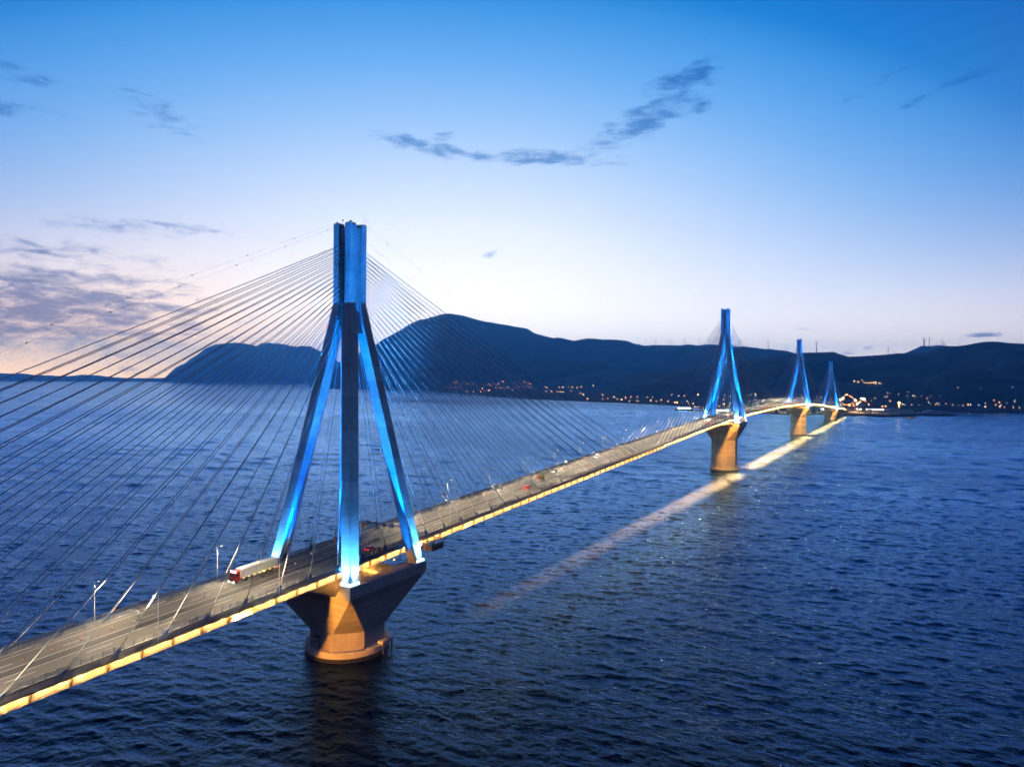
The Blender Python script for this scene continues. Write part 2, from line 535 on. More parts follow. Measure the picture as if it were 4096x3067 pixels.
def build_sea():
    th_d = np.concatenate([np.linspace(-180, -60, 25)[:-1], np.linspace(-60, -39, 40)[:-1], np.linspace(-39, 39, 830),
                           np.linspace(39, 60, 40)[1:], np.linspace(60, 180, 25)[1:-1]])
    rr = [8.0, 50.0, 100.0, 150.0]
    while rr[-1] < 650:
        rr.append(rr[-1] * 1.0022)
    while rr[-1] < 2600:
        rr.append(rr[-1] * 1.0040)
    while rr[-1] < 21400:
        rr.append(rr[-1] * 1.05)
    rr = np.array(rr)
    A, Rr = np.meshgrid(VIEWAZ - np.radians(th_d), rr)
    X = CAM[0] + Rr * np.cos(A)
    Y = CAM[1] + Rr * np.sin(A)
    sp = np.gradient(rr)
    Z = -(Rr ** 2) / (2 * EARTH)
    dX, dY, dZ = np.zeros_like(X), np.zeros_like(X), np.zeros_like(X)
    far = np.where(np.abs(th_d)[None, :] > 50, 0.0, 1.0)
    lam, th, st, ph = wave_rng()
    W_ = np.clip((lam[:, None] / np.maximum(sp, rr * 0.0018)[None, :] - 2.4) / 1.6, 0, 1)      # only trains the sheet can carry
    rms = np.sqrt((W_ ** 2 * st[:, None] ** 2 / 2).sum(0))
    gain_ = np.clip(np.interp(rr, [450, 1100, 3000], [0.125, 0.08, 0.05]) / np.maximum(rms, 1e-4), 0, 6) * np.clip((3000 - rr) / 900, 0, 1)
    for i in range(len(lam)):
        k = 2 * np.pi / lam[i]
        w = (W_[i] * gain_)[:, None] * far * st[i] / k
        q = k * (X * np.cos(th[i]) + Y * np.sin(th[i])) + ph[i]
        sq = np.sin(q) * w * 0.8
        dZ += w * np.cos(q)
        dX -= np.cos(th[i]) * sq
        dY -= np.sin(th[i]) * sq
    # calmer in the lee around the near pier foot
    lee = 1 - 0.6 * np.exp(-((X) ** 2 + Y ** 2) / 24.0 ** 2)
    V = np.stack([X + dX * lee, Y + dY * lee, Z + dZ * lee], -1).reshape(-1, 3)
    nr, na = X.shape
    i = np.arange(nr - 1)[:, None] * na
    j = np.arange(na)[None, :]
    jn = (j + 1) % na
    F = np.stack([i + j, i + jn, i + na + jn, i + na + j], -1).reshape(-1, 4)
    me = bpy.data.meshes.new("sea")
    me.vertices.add(len(V))
    me.vertices.foreach_set("co", V.astype(np.float32).ravel())
    me.loops.add(F.size)
    me.loops.foreach_set("vertex_index", F.astype(np.int32).ravel())
    me.polygons.add(len(F))
    me.polygons.foreach_set("loop_start", np.arange(0, F.size, 4, dtype=np.int32))
    me.polygons.foreach_set("loop_total", np.full(len(F), 4, np.int32))
    me.polygons.foreach_set("use_smooth", np.ones(len(F), bool))
    me.update(calc_edges=True)
    me.validate()
    mt = bpy.data.materials.new("sea water")
    mt.use_nodes = True
    nt = mt.node_tree
    nt.nodes.remove(nt.nodes["Principled BSDF"])
    h = G(nt)
    body = h.n("ShaderNodeBsdfDiffuse")
    fl = None
    top = h.n("ShaderNodeBsdfGlossy")
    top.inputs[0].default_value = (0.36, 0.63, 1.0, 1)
    fr = h.n("ShaderNodeFresnel")
    fr.inputs[0].default_value = 1.333
    mxs = h.n("ShaderNodeMixShader")
    h.link(h.m("MAXIMUM", h.m("SUBTRACT", h.m("MULTIPLY", fr.outputs[0], 2.2), 0.14), 0.004, 0.0, True), mxs.inputs[0])
    h.link(body.outputs[0], mxs.inputs[1])
    h.link(top.outputs[0], mxs.inputs[2])
    h.link(mxs.outputs[0], nt.nodes["Material Output"].inputs[0])
    ge = h.n("ShaderNodeNewGeometry").outputs["Position"]

    def mp(sx, sy, rz=0.0):
        q = h.n("ShaderNodeMapping")
        h.link(ge, q.inputs[0])
        q.inputs[2].default_value = (0, 0, rz)
        q.inputs[3].default_value = (sx, sy, 1)
        return q.outputs[0]
    wr = -(VIEWAZ + R(165)) + R(90)
    wide = h.noise(mp(0.0007, 0.0040, wr - R(12)), 1, 4, 0.55, 0.6)      # broad streaks of calmer and rougher water
    glitter = h.noise(mp(0.20, 0.80, wr), 1, 5, 0.68, 0.5)
    h.link(h.ramp(glitter, [(0.45, (0.0004, 0.0018, 0.006, 1)), (0.60, (0.0100, 0.0130, 0.024, 1))]), body.inputs[0])      # painted glitter: pale flecks in the body colour break up the lamp streak
    rip = h.rng(wide, 0.33, 0.68, 0.40, 1.40)
    n1 = h.noise(mp(0.14, 0.30, wr), 1, 3, 0.55, 0.4)
    n2 = h.noise(mp(0.62, 1.5, wr + R(9)), 1, 5, 0.62, 0.3)
    hgt = h.m("ADD", h.m("MULTIPLY", n1, 0.60), h.m("MULTIPLY", n2, 0.30))
    bp = h.n("ShaderNodeBump")
    h.link(rip, bp.inputs["Strength"])
    bp.inputs["Distance"].default_value = 1.0
    h.link(hgt, bp.inputs["Height"])
    for q in (body, top, fr):
        h.link(bp.outputs[0], q.inputs["Normal"])
    h.link(h.rng(wide, 0.35, 0.7, 0.10, 0.17), top.inputs["Roughness"])
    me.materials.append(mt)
    return tag(inst("sea", me), kind="structure")


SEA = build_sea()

# ------------------------------------------------------------------ far land


def grid_mesh(P, closed=False):
    """P: rows x cols x 3 array -> MB"""
    b = MB()
    nr, nc = P.shape[:2]
    b.v = [tuple(map(float, p)) for p in P.reshape(-1, 3)]
    for i in range(nr - 1):
        for j in range(nc - 1):
            b.f.append((i * nc + j, i * nc + j + 1, (i + 1) * nc + j + 1, (i + 1) * nc + j))
    return b


def vnoise(x, y, seed):
    """cheap smooth value noise, several octaves"""
    rg = np.random.default_rng(seed)
    T = rg.uniform(-1, 1, (64, 64))
    out = np.zeros_like(x)
    a = 1.0
    for o in range(5):
        xi, yi = np.floor(x).astype(int), np.floor(y).astype(int)
        fx, fy = x - xi, y - yi
        fx, fy = fx * fx * (3 - 2 * fx), fy * fy * (3 - 2 * fy)
        q = lambda i, j: T[i % 64, j % 64]
        out += a * ((q(xi, yi) * (1 - fx) + q(xi + 1, yi) * fx) * (1 - fy) + (q(xi, yi + 1) * (1 - fx) + q(xi + 1, yi + 1) * fx) * fy)
        x, y, a = x * 2.03 + 11.3, y * 2.03 + 5.7, a * 0.5
    return out


TERR = []


def ridge(name, sky_pts, dist, front, back, seed, rough=0.16, mat="hill", step=10.0, base=0.0, crag=0.0, p=1.25):
    """a mountain whose crest runs through surveyed directions at its own distance, falling to the plain on both sides"""
    xs = np.array([q[0] for q in sky_pts], float)
    ys = np.array([q[1] for q in sky_pts], float)
    n = int((xs[-1] - xs[0]) / step) + 1
    px = np.linspace(xs[0], xs[-1], n)
    py = np.interp(px, xs, ys)
    py = py + crag * vnoise(px / 26.0, px * 0 + seed, seed)
    D = np.interp(px, [q[0] for q in dist], [q[1] for q in dist])
    rows = np.concatenate([np.linspace(-1, 0, 26), np.linspace(0, 1, 8)[1:]])
    P = np.zeros((len(rows), n, 3))
    for j in range(n):
        d = ray(px[j], py[j])
        hd = math.hypot(d[0], d[1])
        ux, uy, sl = d[0] / hd, d[1] / hd, d[2] / hd
        zr = CAM[2] + sl * D[j] + 0.0
        for i, t in enumerate(rows):
            r = D[j] + (front if t < 0 else back) * t
            P[i, j] = (CAM[0] + ux * r, CAM[1] + uy * r, zr)
    u = np.abs(rows)[:, None] * np.ones((1, n))
    prof = (1 - u) ** p
    nz = vnoise(P[..., 0] / (front * 0.28) + 40, P[..., 1] / (front * 0.28) + 40, seed)
    prof = prof + rough * nz * np.minimum(1, u * 3.2) * np.minimum(1, (1 - u) * 4) * 0.8
    prof = np.clip(prof, 0, 1 - 0.12 * u)
    gz = -drop(P[..., 0], P[..., 1]) + base
    P[..., 2] = gz + prof * (P[..., 2] - gz) - 3.0 * (u > 0.99)
    o = grid_mesh(P).obj(name, M[mat], smooth=True)
    TERR.append(o)
    return tag(o, kind="structure")


ridge("far_coast", [(-700, 1486), (-300, 1480), (0, 1492), (40, 1494), (85, 1493), (115, 1496), (150, 1501), (200, 1501), (245, 1504), (290, 1503), (330, 1498),
                    (400, 1502), (450, 1508), (520, 1512), (640, 1512), (800, 1505), (1000, 1500)], [(-700, 19400), (1000, 19400)], 900, 800, 3, 0.1, step=14)
ridge("headland_mountain", [(640, 1523), (656, 1514), (676, 1492), (706, 1467), (736, 1457), (761, 1434), (796, 1415), (825, 1390), (860, 1377), (935, 1369), (987, 1375),
                            (1027, 1385), (1041, 1373), (1072, 1369), (1129, 1375), (1190, 1388), (1210, 1382), (1243, 1386), (1271, 1399), (1340, 1436),
                            (1353, 1446), (1430, 1475), (1550, 1500)], [(640, 17500), (1100, 16500), (1550, 14500)], 1700, 1500, 5, 0.13, crag=1.6, p=1.0, step=8)
ridge("central_mountain", [(1240, 1536), (1340, 1480), (1433, 1423), (1502, 1379), (1540, 1354), (1600, 1320), (1642, 1295), (1676, 1280), (1709, 1274), (1750, 1261), (1796, 1254),
                           (1852, 1263), (1944, 1287), (2037, 1302), (2111, 1315), (2139, 1333), (2222, 1355), (2296, 1370), (2352, 1361), (2426, 1365), (2500, 1370),
                           (2548, 1379), (2597, 1384), (2717, 1383), (2756, 1378), (2790, 1382), (2828, 1377), (2867, 1382), (2935, 1386), (2983, 1391), (3055, 1397),
                           (3104, 1400), (3176, 1412), (3260, 1425), (3400, 1450), (3560, 1480)],
      [(1240, 10500), (1800, 10000), (2500, 9600), (3560, 9000)], 4200, 2500, 8, 0.46, crag=0.9)
ridge("wind_farm_hill", [(3480, 1440), (3560, 1425), (3622, 1411), (3662, 1395), (3684, 1383), (3724, 1384), (3753, 1380), (3775, 1382), (3850, 1388), (3950, 1400), (4150, 1420)],
      [(3480, 8600), (4150, 8600)], 1800, 1500, 13, 0.12)
ridge("eastern_hills", [(2500, 1500), (2700, 1478), (2900, 1455), (3060, 1432), (3176, 1413), (3273, 1409), (3336, 1407), (3391, 1426), (3445, 1425), (3517, 1420), (3590, 1413),
                        (3662, 1418), (3699, 1411), (3735, 1398), (3782, 1384), (3843, 1384), (3887, 1375), (3952, 1365), (3988, 1366), (4025, 1371), (4096, 1375), (4300, 1385), (4600, 1400), (5200, 1420)],
      [(2500, 5200), (3100, 4500), (3600, 4300), (5200, 4600)], 1700, 1400, 21, 0.34, crag=0.8)
ridge("foothills", [(1960, 1560), (2080, 1530), (2200, 1512), (2330, 1490), (2400, 1484), (2480, 1488), (2600, 1500), (2750, 1512), (2900, 1500), (3050, 1506), (3250, 1512)],
      [(1960, 6600), (3250, 5200)], 1700, 1200, 31, 0.2)

# coastal plain: surveyed shoreline (pixel positions seen on the water) carried inland
SHORE = [(1700, 1562), (1745, 1567), (1849, 1574), (1949, 1584), (2098, 1596), (2247, 1602), (2396, 1608), (2496, 1612), (2645, 1619), (2734, 1625), (2800, 1634), (2900, 1642),
         (3031, 1654), (3110, 1657), (3300, 1660), (3409, 1661), (3532, 1661), (3590, 1661), (3640, 1658), (3680, 1654), (3813, 1650), (3977, 1653), (4096, 1650), (4500, 1640), (5200, 1630)]


def sea_point(x, y, z=0.0):
    d = ray(x, y)
    t = (z - CAM[2]) / d[2]
    for _ in range(30):
        q = CAM + d * t
        t = (z - drop(q[0], q[1]) - CAM[2]) / d[2]
    return CAM + d * t


def build_plain():
    xs = [q[0] for q in SHORE]
    px = np.arange(1700, 5200, 14.0)
    py = np.interp(px, xs, [q[1] for q in SHORE])
    rg = np.random.default_rng(4)
    py = py + 0.5 * vnoise(px / 30.0, px * 0 + 3, 2)
    rows = np.concatenate([[-0.006], np.linspace(0, 0.1, 6), np.linspace(0.1, 1, 20)[1:]])
    P = np.zeros((len(rows), len(px), 3))
    for j in range(len(px)):
        q = sea_point(px[j], py[j])
        v = q[:2] - CAM[:2]
        r0 = np.linalg.norm(v)
        v /= r0
        r1 = np.interp(px[j], [1700, 1960, 2600, 5200], [6500, 7500, 6400, 5600])
        for i, t in enumerate(rows):
            r = r0 + (max(r1 - r0, 900)) * t
            P[i, j] = (CAM[0] + v[0] * r, CAM[1] + v[1] * r, 0)
    u = rows[:, None] * np.ones((1, len(px)))
    z = np.where(u < 0, -2.0, 1.2 + 26 * u ** 1.1 + 5 * np.minimum(1, u * 6) * (0.6 + vnoise(P[..., 0] / 420 + 9, P[..., 1] / 420 + 9, 6) * 0.5))
    P[..., 2] = z - drop(P[..., 0], P[..., 1])
    o = grid_mesh(P).obj("coastal_plain", M["land"], smooth=True)
    TERR.append(o)
    return tag(o, kind="structure")


build_plain()
bpy.context.view_layer.update()


def bvh_of(o):
    me = o.data
    return BVHTree.FromPolygons([tuple(v.co) for v in me.vertices], [tuple(p.vertices) for p in me.polygons])


TB = [bvh_of(o) for o in TERR]


def on_land(x, y):
    """where the sight line through this direction meets the land"""
    d = ray(x, y)
    best = None
    for t in TB:
        h = t.ray_cast(Vector(CAM), Vector(d), 40000)
        if h[0] is not None and (best is None or h[3] < best[1]):
            best = (np.array(h[0]), h[3])
    return best


def ground_z(x, y):
    best = None
    for t in TB:
        h = t.ray_cast(Vector((x, y, 3000)), Vector((0, 0, -1)), 4000)
        if h[0] is not None and (best is None or h[0][2] > best):
            best = h[0][2]
    return best if best is not None else -drop(x, y)

# ------------------------------------------------------------------ bridge deck
ND = np.array([(-400, 14.0), (-320, 17.4), (-200, 22.5), (0, 31.0), (280, 42.85), (422, 48.9), (534, 52.8), (622, 54.6), (840, 56.0), (1082, 53.7), (1180, 51.0),
               (1300, 46.6), (1630, 31.2), (1680, 29.0), (1953, 16.2), (2200, 4.8)])
_yy = np.arange(-400, 2201, 2.0)
_zz = np.interp(_yy, ND[:, 0], ND[:, 1])
_k = np.exp(-0.5 * (np.arange(-40, 41) / 16.0) ** 2)
_k /= _k.sum()
_zs = np.convolve(np.pad(_zz, 40, mode="reflect", reflect_type="odd"), _k, "valid")


def zb(y):
    return float(np.interp(y, _yy, _zs))


def slope(y):
    return math.atan((zb(y + 3) - zb(y - 3)) / 6.0)


ROAD = 2.1                  # road surface above the girder soffit
Y0, Y1 = -196.0, 1966.0     # built stretch of the deck
NEAR1 = 300.0               # pieces are single objects up to here
DECK = thing("bridge_deck", "long motorway bridge deck running through all four pylons, lit amber below", "bridge deck", (0, 0, 0))


def sweep(prof, ys, cap=True):
    """prof: closed (x, dz) polygon, counter clockwise seen from -Y"""
    return [[(x, y, zb(y) + dz) for x, dz in prof] for y in ys]


YS = list(np.arange(Y0, Y1 + 0.1, 6.0))
MB().loft(sweep([(-10.6, 1.8), (10.6, 1.8), (10.6, ROAD), (-10.6, ROAD)], YS)).obj("road_slab", M["asphalt"], DECK)
MB().loft(sweep([(-1.35, ROAD - 0.05), (1.35, ROAD - 0.05), (1.25, ROAD + 0.10), (-1.25, ROAD + 0.10)], YS)).obj("median_strip", M["median"], DECK)
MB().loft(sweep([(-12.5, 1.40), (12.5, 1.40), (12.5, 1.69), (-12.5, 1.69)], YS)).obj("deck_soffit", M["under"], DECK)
for sx in (1, -1):
    w = lambda a, b: (a, b) if sx > 0 else (-b, -a)
    x0, x1 = w(10.15, 10.6)
    MB().loft(sweep([(x0, ROAD + 0.004), (x1, ROAD + 0.004), (x1, ROAD + 0.2), (x0, ROAD + 0.2)], YS)).obj("kerb", M["kerb"], DECK)
    x0, x1 = w(10.605, 13.85)
    MB().loft(sweep([(x0, 1.72), (x1, 1.72), (x1, 1.84), (x0, 1.84)], YS)).obj("walkway", M["walk"], DECK)
    x0, x1 = w(13.70, 13.98)
    MB().loft(sweep([(x0, 1.70), (x1, 1.70), (x1, 2.04), (x0, 2.04)], YS)).obj("edge_beam", M["fence"], DECK)
    x0, x1 = w(11.9, 13.0)
    MB().loft(sweep([(x0, -0.5), (x1, -0.5), (x1, -0.43), (x0, -0.43)], YS)).obj("bottom_flange", M["steel"], DECK)
    # painted lines
    for xc, wd in ((8.55, 0.16), (1.75, 0.16)):
        x0, x1 = w(xc - wd / 2, xc + wd / 2)
        MB().loft(sweep([(x0, ROAD + 0.004), (x1, ROAD + 0.004), (x1, ROAD + 0.010), (x0, ROAD + 0.010)], YS)).obj("lane_line", M["paint"], DECK)
    # guard rail beams
    for dz, hh in ((0.45, 0.14), (0.78, 0.10), (1.08, 0.10)):
        x0, x1 = w(10.30, 10.42)
        MB().loft(sweep([(x0, ROAD + dz), (x1, ROAD + dz), (x1, ROAD + dz + hh), (x0, ROAD + dz + hh)], YS)).obj("guard_rail", M["rail"], DECK)
    # top rail of the outer fence
    x0, x1 = w(13.80, 13.90)
    MB().loft(sweep([(x0, 3.06), (x1, 3.06), (x1, 3.16), (x0, 3.16)], YS)).obj("fence_handrail", M["fence"], DECK)

# dashes
dash = MB().box((0, 0, 0.006), (0.16, 6.0, 0.012)).mesh("lane_dash", M["paint"])
rest = MB()
for xc, ph in ((4.45, -103.5), (-4.5, -87.3)):
    for k in range(-6, 125):
        y = ph + 16.62 * k
        if y < Y0 + 5 or y > Y1 - 5:
            continue
        if y < 620:
            inst("lane_dash", dash, DECK, (xc, y, zb(y) + ROAD + 0.006), (slope(y), 0, 0))
        else:
            rest.hexa([(xc + i, y + j, zb(y + j) + ROAD + 0.006 + k2) for k2 in (0, 0.012) for i, j in ((-0.08, -3), (0.08, -3), (0.08, 3), (-0.08, 3))])
tag(rest.obj("lane_dashes", M["paint"], DECK), kind="stuff")

# guard rail posts: single pieces near the camera, one mass beyond
post = MB().box((0, 0, 0.62), (0.12, 0.16, 1.25)).box((0, 0, 0.05), (0.3, 0.34, 0.06)).mesh("guard_rail_post", M["rail"])
rest = MB()
for sx in (1, -1):
    y = Y0 + 1
    while y < Y1:
        x = sx * 10.42
        if -130 < y < 215:
            inst("guard_rail_post", post, DECK, (x, y, zb(y) + ROAD + 0.19))
        else:
            rest.box((x, y, zb(y) + ROAD + 0.8), (0.12, 0.16, 1.25))
        y += 2.4
tag(rest.obj("guard_rail_posts", M["rail"], DECK), kind="stuff")

# outer fence panels of close upright bars
pn = MB()
for k in range(22):
    pn.box((0, -1.93 + k * 0.184, 0.5), (0.05, 0.075, 1.06))
pn.box((0, -1.99, 0.5), (0.10, 0.10, 1.10)).box((0, 0, 0.03), (0.06, 4.0, 0.06))
panel = pn.mesh("fence_panel", M["fence"])
rest = MB()
for sx in (1, -1):
    for k in range(int((Y1 - Y0) / 4)):
        y = Y0 + 2 + 4 * k
        if -150 < y < 240:
            inst("fence_panel", panel, DECK, (sx * 13.85, y, zb(y) + 2.0), (slope(y), 0, 0))
        else:
            for q in range(10):
                yy = y - 1.9 + q * 0.42
                rest.box((sx * 13.85, yy, zb(yy) + 2.53), (0.05, 0.13, 1.06))
tag(rest.obj("fence_panels", M["fence"], DECK), kind="stuff")

# edge girder: bays of web plate between brackets, lit by luminaires hung under the walkway edge
wp = MB().box((0, 0, 0.60), (0.04, 3.94, 2.06)).box((0.06, 1.92, 0.55), (0.10, 0.05, 1.90))
web = wp.mesh("web_panel", M["steel"])
wb = MB()
for k in (-1, 1):
    wb.hexa([(0.03, k * 0.17 - 0.03, -0.42), (0.40, k * 0.17 - 0.03, -0.42), (0.40, k * 0.17 + 0.03, -0.42), (0.03, k * 0.17 + 0.03, -0.42),
             (0.03, k * 0.17 - 0.03, 1.62), (0.95, k * 0.17 - 0.03, 1.62), (0.95, k * 0.17 + 0.03, 1.62), (0.03, k * 0.17 + 0.03, 1.62)])
wb.hexa([(0.37, -0.2, -0.42), (0.43, -0.2, -0.42), (0.43, 0.2, -0.42), (0.37, 0.2, -0.42), (0.66, -0.2, 0.6), (0.72, -0.2, 0.6), (0.72, 0.2, 0.6), (0.66, 0.2, 0.6)])
brk = wb.mesh("bracket", M["bracket"])
lh = MB().box((0.09, 0.6, 0.06), (0.10, 1.5, 0.16))
lmh = lh.mesh("luminaire", M["dark"])
lg = MB().add([(0.035, -0.1, -0.01), (0.035, 1.3, -0.01), (0.035, 1.3, 0.13), (0.035, -0.1, 0.13)], [(0, 3, 2, 1)])
lmg = lg.mesh("luminaire_glass", M["strip"])
dlm = MB().box((0, 0, 0), (0.26, 0.5, 0.16)).mesh("downlight", M["dark"])
rw, rb, rl = MB(), MB(), MB()
PH = -105.6 % 7.87
ys4 = np.arange(-105.6 - 7.87 * 11, Y1 - 4, 3.935)
for i, y in enumerate(ys4):
    sl = slope(y)
    z = zb(y)
    if -150 < y < NEAR1:
        inst("web_panel", web, DECK, (12.6, y + 1.97, zb(y + 1.97)), (sl, 0, 0))
        lo = inst("luminaire", lmh, DECK, (13.66, y + 1.97, zb(y + 1.97) + 1.56), (sl, 0, 0))
        inst("luminaire_glass", lmg, lo)
        if i % 2 == 0:
            inst("bracket", brk, DECK, (12.6, y, z), (sl, 0, 0))
    else:
        rw.hexa([(12.58 + a, y + b, zb(y + b) + c) for c in (-0.43, 1.68) for a, b in ((0, 0.0), (0.04, 0.0), (0.04, 3.93), (0, 3.93))])
        a, b = y + 1.87, y + 3.27
        rl.add([(13.69, a, zb(a) + 1.55), (13.69, b, zb(b) + 1.55), (13.69, b, zb(b) + 1.69), (13.69, a, zb(a) + 1.69)], [(0, 3, 2, 1)])
        if i % 2 == 0:
            rb.hexa([(12.63, y - 0.1, z - 0.42), (13.0, y - 0.1, z - 0.42), (13.0, y + 0.1, z - 0.42), (12.63, y + 0.1, z - 0.42),
                     (12.63, y - 0.1, z + 1.62), (13.5, y - 0.1, z + 1.62), (13.5, y + 0.1, z + 1.62), (12.63, y + 0.1, z + 1.62)])
rw.loft(sweep([(-12.62, -0.43), (-12.58, -0.43), (-12.58, 1.68), (-12.62, 1.68)], YS))
tag(rw.obj("web_panels", M["steel"], DECK), kind="stuff")
tag(rb.obj("brackets", M["bracket"], DECK), kind="stuff")
tag(rl.obj("luminaires", M["strip"], DECK), kind="stuff")
# downlights under the deck edge throw pools of light on the water
for y in np.arange(50, 1950, 15.0):
    if min(abs(y - SPAN * q) for q in range(4)) < 23:
        continue
    z = zb(y) + 1.6
    inst("downlight", dlm, DECK, (13.82, y, z))
    pw = float(np.interp(y, [40, 140, 300, 450, 620], [0.02, 0.10, 0.36, 0.85, 1.1])) * (z / 50.0) ** 2  # power ramp added to shape the streak's fade towards the nearest pylon
    spot("water_light", DECK, (13.82, y, z - 0.15), (19.5, y, 0), 4.6e7 * pw, (1.0, 0.42, 0.11), 27, 1.0, 1.2)
# end pier of the stayed deck on the far shore
MB().box((0, Y1 - 2, (zb(Y1) - 2) / 2), (20, 3, zb(Y1) + 2)).obj("abutment", M["pier"], DECK)

# ------------------------------------------------------------------ pylons
PTOP = [28.0, 50.75, 49.9, 26.1]
BEND, TOPZ = 90.4, 117.6         # above the pier top
OUT0, OUT1 = 18.55, 4.0
KS = (OUT0 - OUT1) / BEND


def outer(z):
    return OUT0 - KS * z if z < BEND else OUT1


def inner(z):
    return max(outer(z) - 4.0, 1.25)


def sect(sx, sy, z, ins=0.0, ch=0.16):
    """chamfered square section of one leg at height z"""
    a, b = inner(z) + ins, outer(z) - ins
    pts = [(a, a), (b - ch, a), (b, a + ch), (b, b - ch), (b - ch, b), (a + ch, b), (a, b - ch)]
    pts = [(a + ch, a), (b - ch, a), (b, a + ch), (b, b - ch), (b - ch, b), (a + ch, b), (a, b - ch), (a, a + ch)]
    q = [(sx * x, sy * y, z) for x, y in pts]
    return q if sx * sy > 0 else q[::-1]


LIFTS = np.linspace(0, BEND, 18)
HL = np.linspace(BEND, TOPZ, 6)
GAP = 0.09
pm = {}
for sx in (1, -1):
    for sy in (1, -1):
        ls = []
        for a, b in zip(LIFTS[:-1], LIFTS[1:]):
            zs = [a + GAP / 2] + [z for z in (82.9,) if a < z < b] + [b - GAP / 2]
            ls.append(MB().loft([sect(sx, sy, z) for z in zs]).mesh("lift", M["concrete"]))
        core = MB().loft([sect(sx, sy, z, 0.07) for z in (0, 82.9, BEND)]).mesh("core", M["joint"])
        hs = [MB().loft([sect(sx, sy, a + GAP / 2), sect(sx, sy, b - GAP / 2)]).mesh("head_lift", M["concrete"]) for a, b in zip(HL[:-1], HL[1:])]
        pm[sx, sy] = (ls, core, hs)
hc = MB()
hc.box((0, 0, (BEND + TOPZ) / 2 - 1), (2.0, 2.0, TOPZ - BEND))                       # steel anchor core
for s in (1, -1):
    hc.box((s * 2.3, 0, (80.2 + TOPZ - 1.4) / 2), (2.5, 2.5, TOPZ - 1.4 - 80.2))     # recessed side walls
    hc.box((0, s * 2.0, TOPZ - 4.2), (2.5, 2.6, 5.2))                                # closing wall above the slot
headcore = hc.mesh("head_core", M["concrete"])
hbm = MB()
for sx in (1, -1):
    for sy in (1, -1):
        hbm.loft([sect(sx, sy, z, 0.07) for z in (BEND, TOPZ - 0.02)])
headjoint = hbm.mesh("head_joints", M["joint"])
sidew = MB()
for s in (1, -1):
    z0, z1 = 80.2, BEND
    for ax in (0, 1):
        if ax == 0:
            q = lambda o, t, z: (s * o, t, z)
            o0, o1 = outer(z0) - 0.9, outer(z1) - 0.9
            t0, t1 = inner(z0) + 0.1, inner(z1) + 0.1
            v = [q(o0 - 0.8, -t0, z0), q(o0, -t0, z0), q(o0, t0, z0), q(o0 - 0.8, t0, z0), q(o1 - 0.8, -t1, z1), q(o1, -t1, z1), q(o1, t1, z1), q(o1 - 0.8, t1, z1)]
            if s < 0:
                v = [v[k] for k in (1, 0, 3, 2, 5, 4, 7, 6)]
            sidew.hexa(v)
sidewall = sidew.mesh("tie_wall", M["concrete"])
anch = MB()
for s in (1, -1):
    for k in range(23):
        for t in (1, -1):
            anch.box((t * 0.95, s * 2.3, 80.3 + k * 1.382), (0.5, 1.9, 0.55))
anchbox = anch.mesh("anchor_boxes", M["grey"])
caps = [MB().box((sx * 2.75, sy * 2.65, TOPZ + 0.02), (2.2, 2.4, 0.30)).mesh("column_cap", M["concrete"]) for sx in (1, -1) for sy in (1, -1)]
caps.append(MB().box((0.9, 0.9, TOPZ - 0.6), (2.2, 2.2, 1.2)).mesh("roof_hatch", M["concrete"]))
mastm = MB().tube([(0, 0, 0), (0, 0, 2.4)], 0.05, 5).box((0, 0, 2.5), (0.35, 0.35, 0.45)).mesh("aviation_lamp", M["dark"])
antm = MB().tube([(0, 0, 0), (0, 0, 3.6)], 0.035, 5).box((0, 0, 0.2), (0.3, 0.3, 0.5)).mesh("antenna", M["dark"])
camm = MB().tube([(0, 0, 0), (0, 0, 0.5)], 0.08, 5).box((0.1, 0, 0.65), (0.75, 0.4, 0.35)).mesh("roof_lamp", M["dark"])

HSQ, ZS, ZO, OA, OH = 19.0, -3.6, -19.0, 12.3, 5.1


def pier_ring(t, z, ins=0.0):
    """section between the square head (t=0) and the octagon (t=1)"""
    a = HSQ + (OA - HSQ) * t - ins
    h = HSQ + (OH - HSQ) * t - ins * (0.41 if t > 0.5 else 1.0)
    h = min(h, a - 0.02)
    return [(a, -h, z), (a, h, z), (h, a, z), (-h, a, z), (-a, h, z), (-a, -h, z), (-h, -a, z), (h, -a, z)]


zl = np.linspace(ZS, ZO, 7)
pier_head_lifts = []
for a, b in zip(zl[1:], zl[:-1]):
    ta, tb = (ZS - a) / (ZS - ZO), (ZS - b) / (ZS - ZO)
    pier_head_lifts.append(MB().loft([pier_ring(ta, a + 0.05), pier_ring(tb, b - 0.05)]).mesh("pier_lift", M["pier"]))
pier_core = MB().loft([pier_ring(1, ZO, 0.06), pier_ring(0, ZS - 0.05, 0.06)]).mesh("pier_core", M["joint"])
bm_ = MB()
for s in (1, -1):
    v = [(13.0, -HSQ, ZS), (HSQ, -HSQ, ZS), (HSQ, HSQ + 0.5, ZS), (13.0, HSQ + 0.5, ZS), (14.3, -HSQ, 0), (HSQ, -HSQ, 0), (HSQ, HSQ + 0.5, 0), (14.3, HSQ + 0.5, 0)]
    if s < 0:
        v = [(-x, y, z) for x, y, z in v]
        v = [v[k] for k in (1, 0, 3, 2, 5, 4, 7, 6)]
    bm_.hexa(v)
side_beams = []
for s in (1, -1):
    side_beams.append(MB().add(bm_.v[(0 if s > 0 else 8):(8 if s > 0 else 16)], [(3, 2, 1, 0), (4, 5, 6, 7), (0, 1, 5, 4), (1, 2, 6, 5), (2, 3, 7, 6), (3, 0, 4, 7)]).mesh("side_beam", M["pier"]))
footm = MB().box((0, 0, 0), (5.2, 5.2, 0.25)).mesh("leg_plinth", M["concrete"])
blk = MB().box((0, 0, 1.4), (5.0, 9.0, 2.8)).mesh("damper_block", M["pier"])
dampers = []
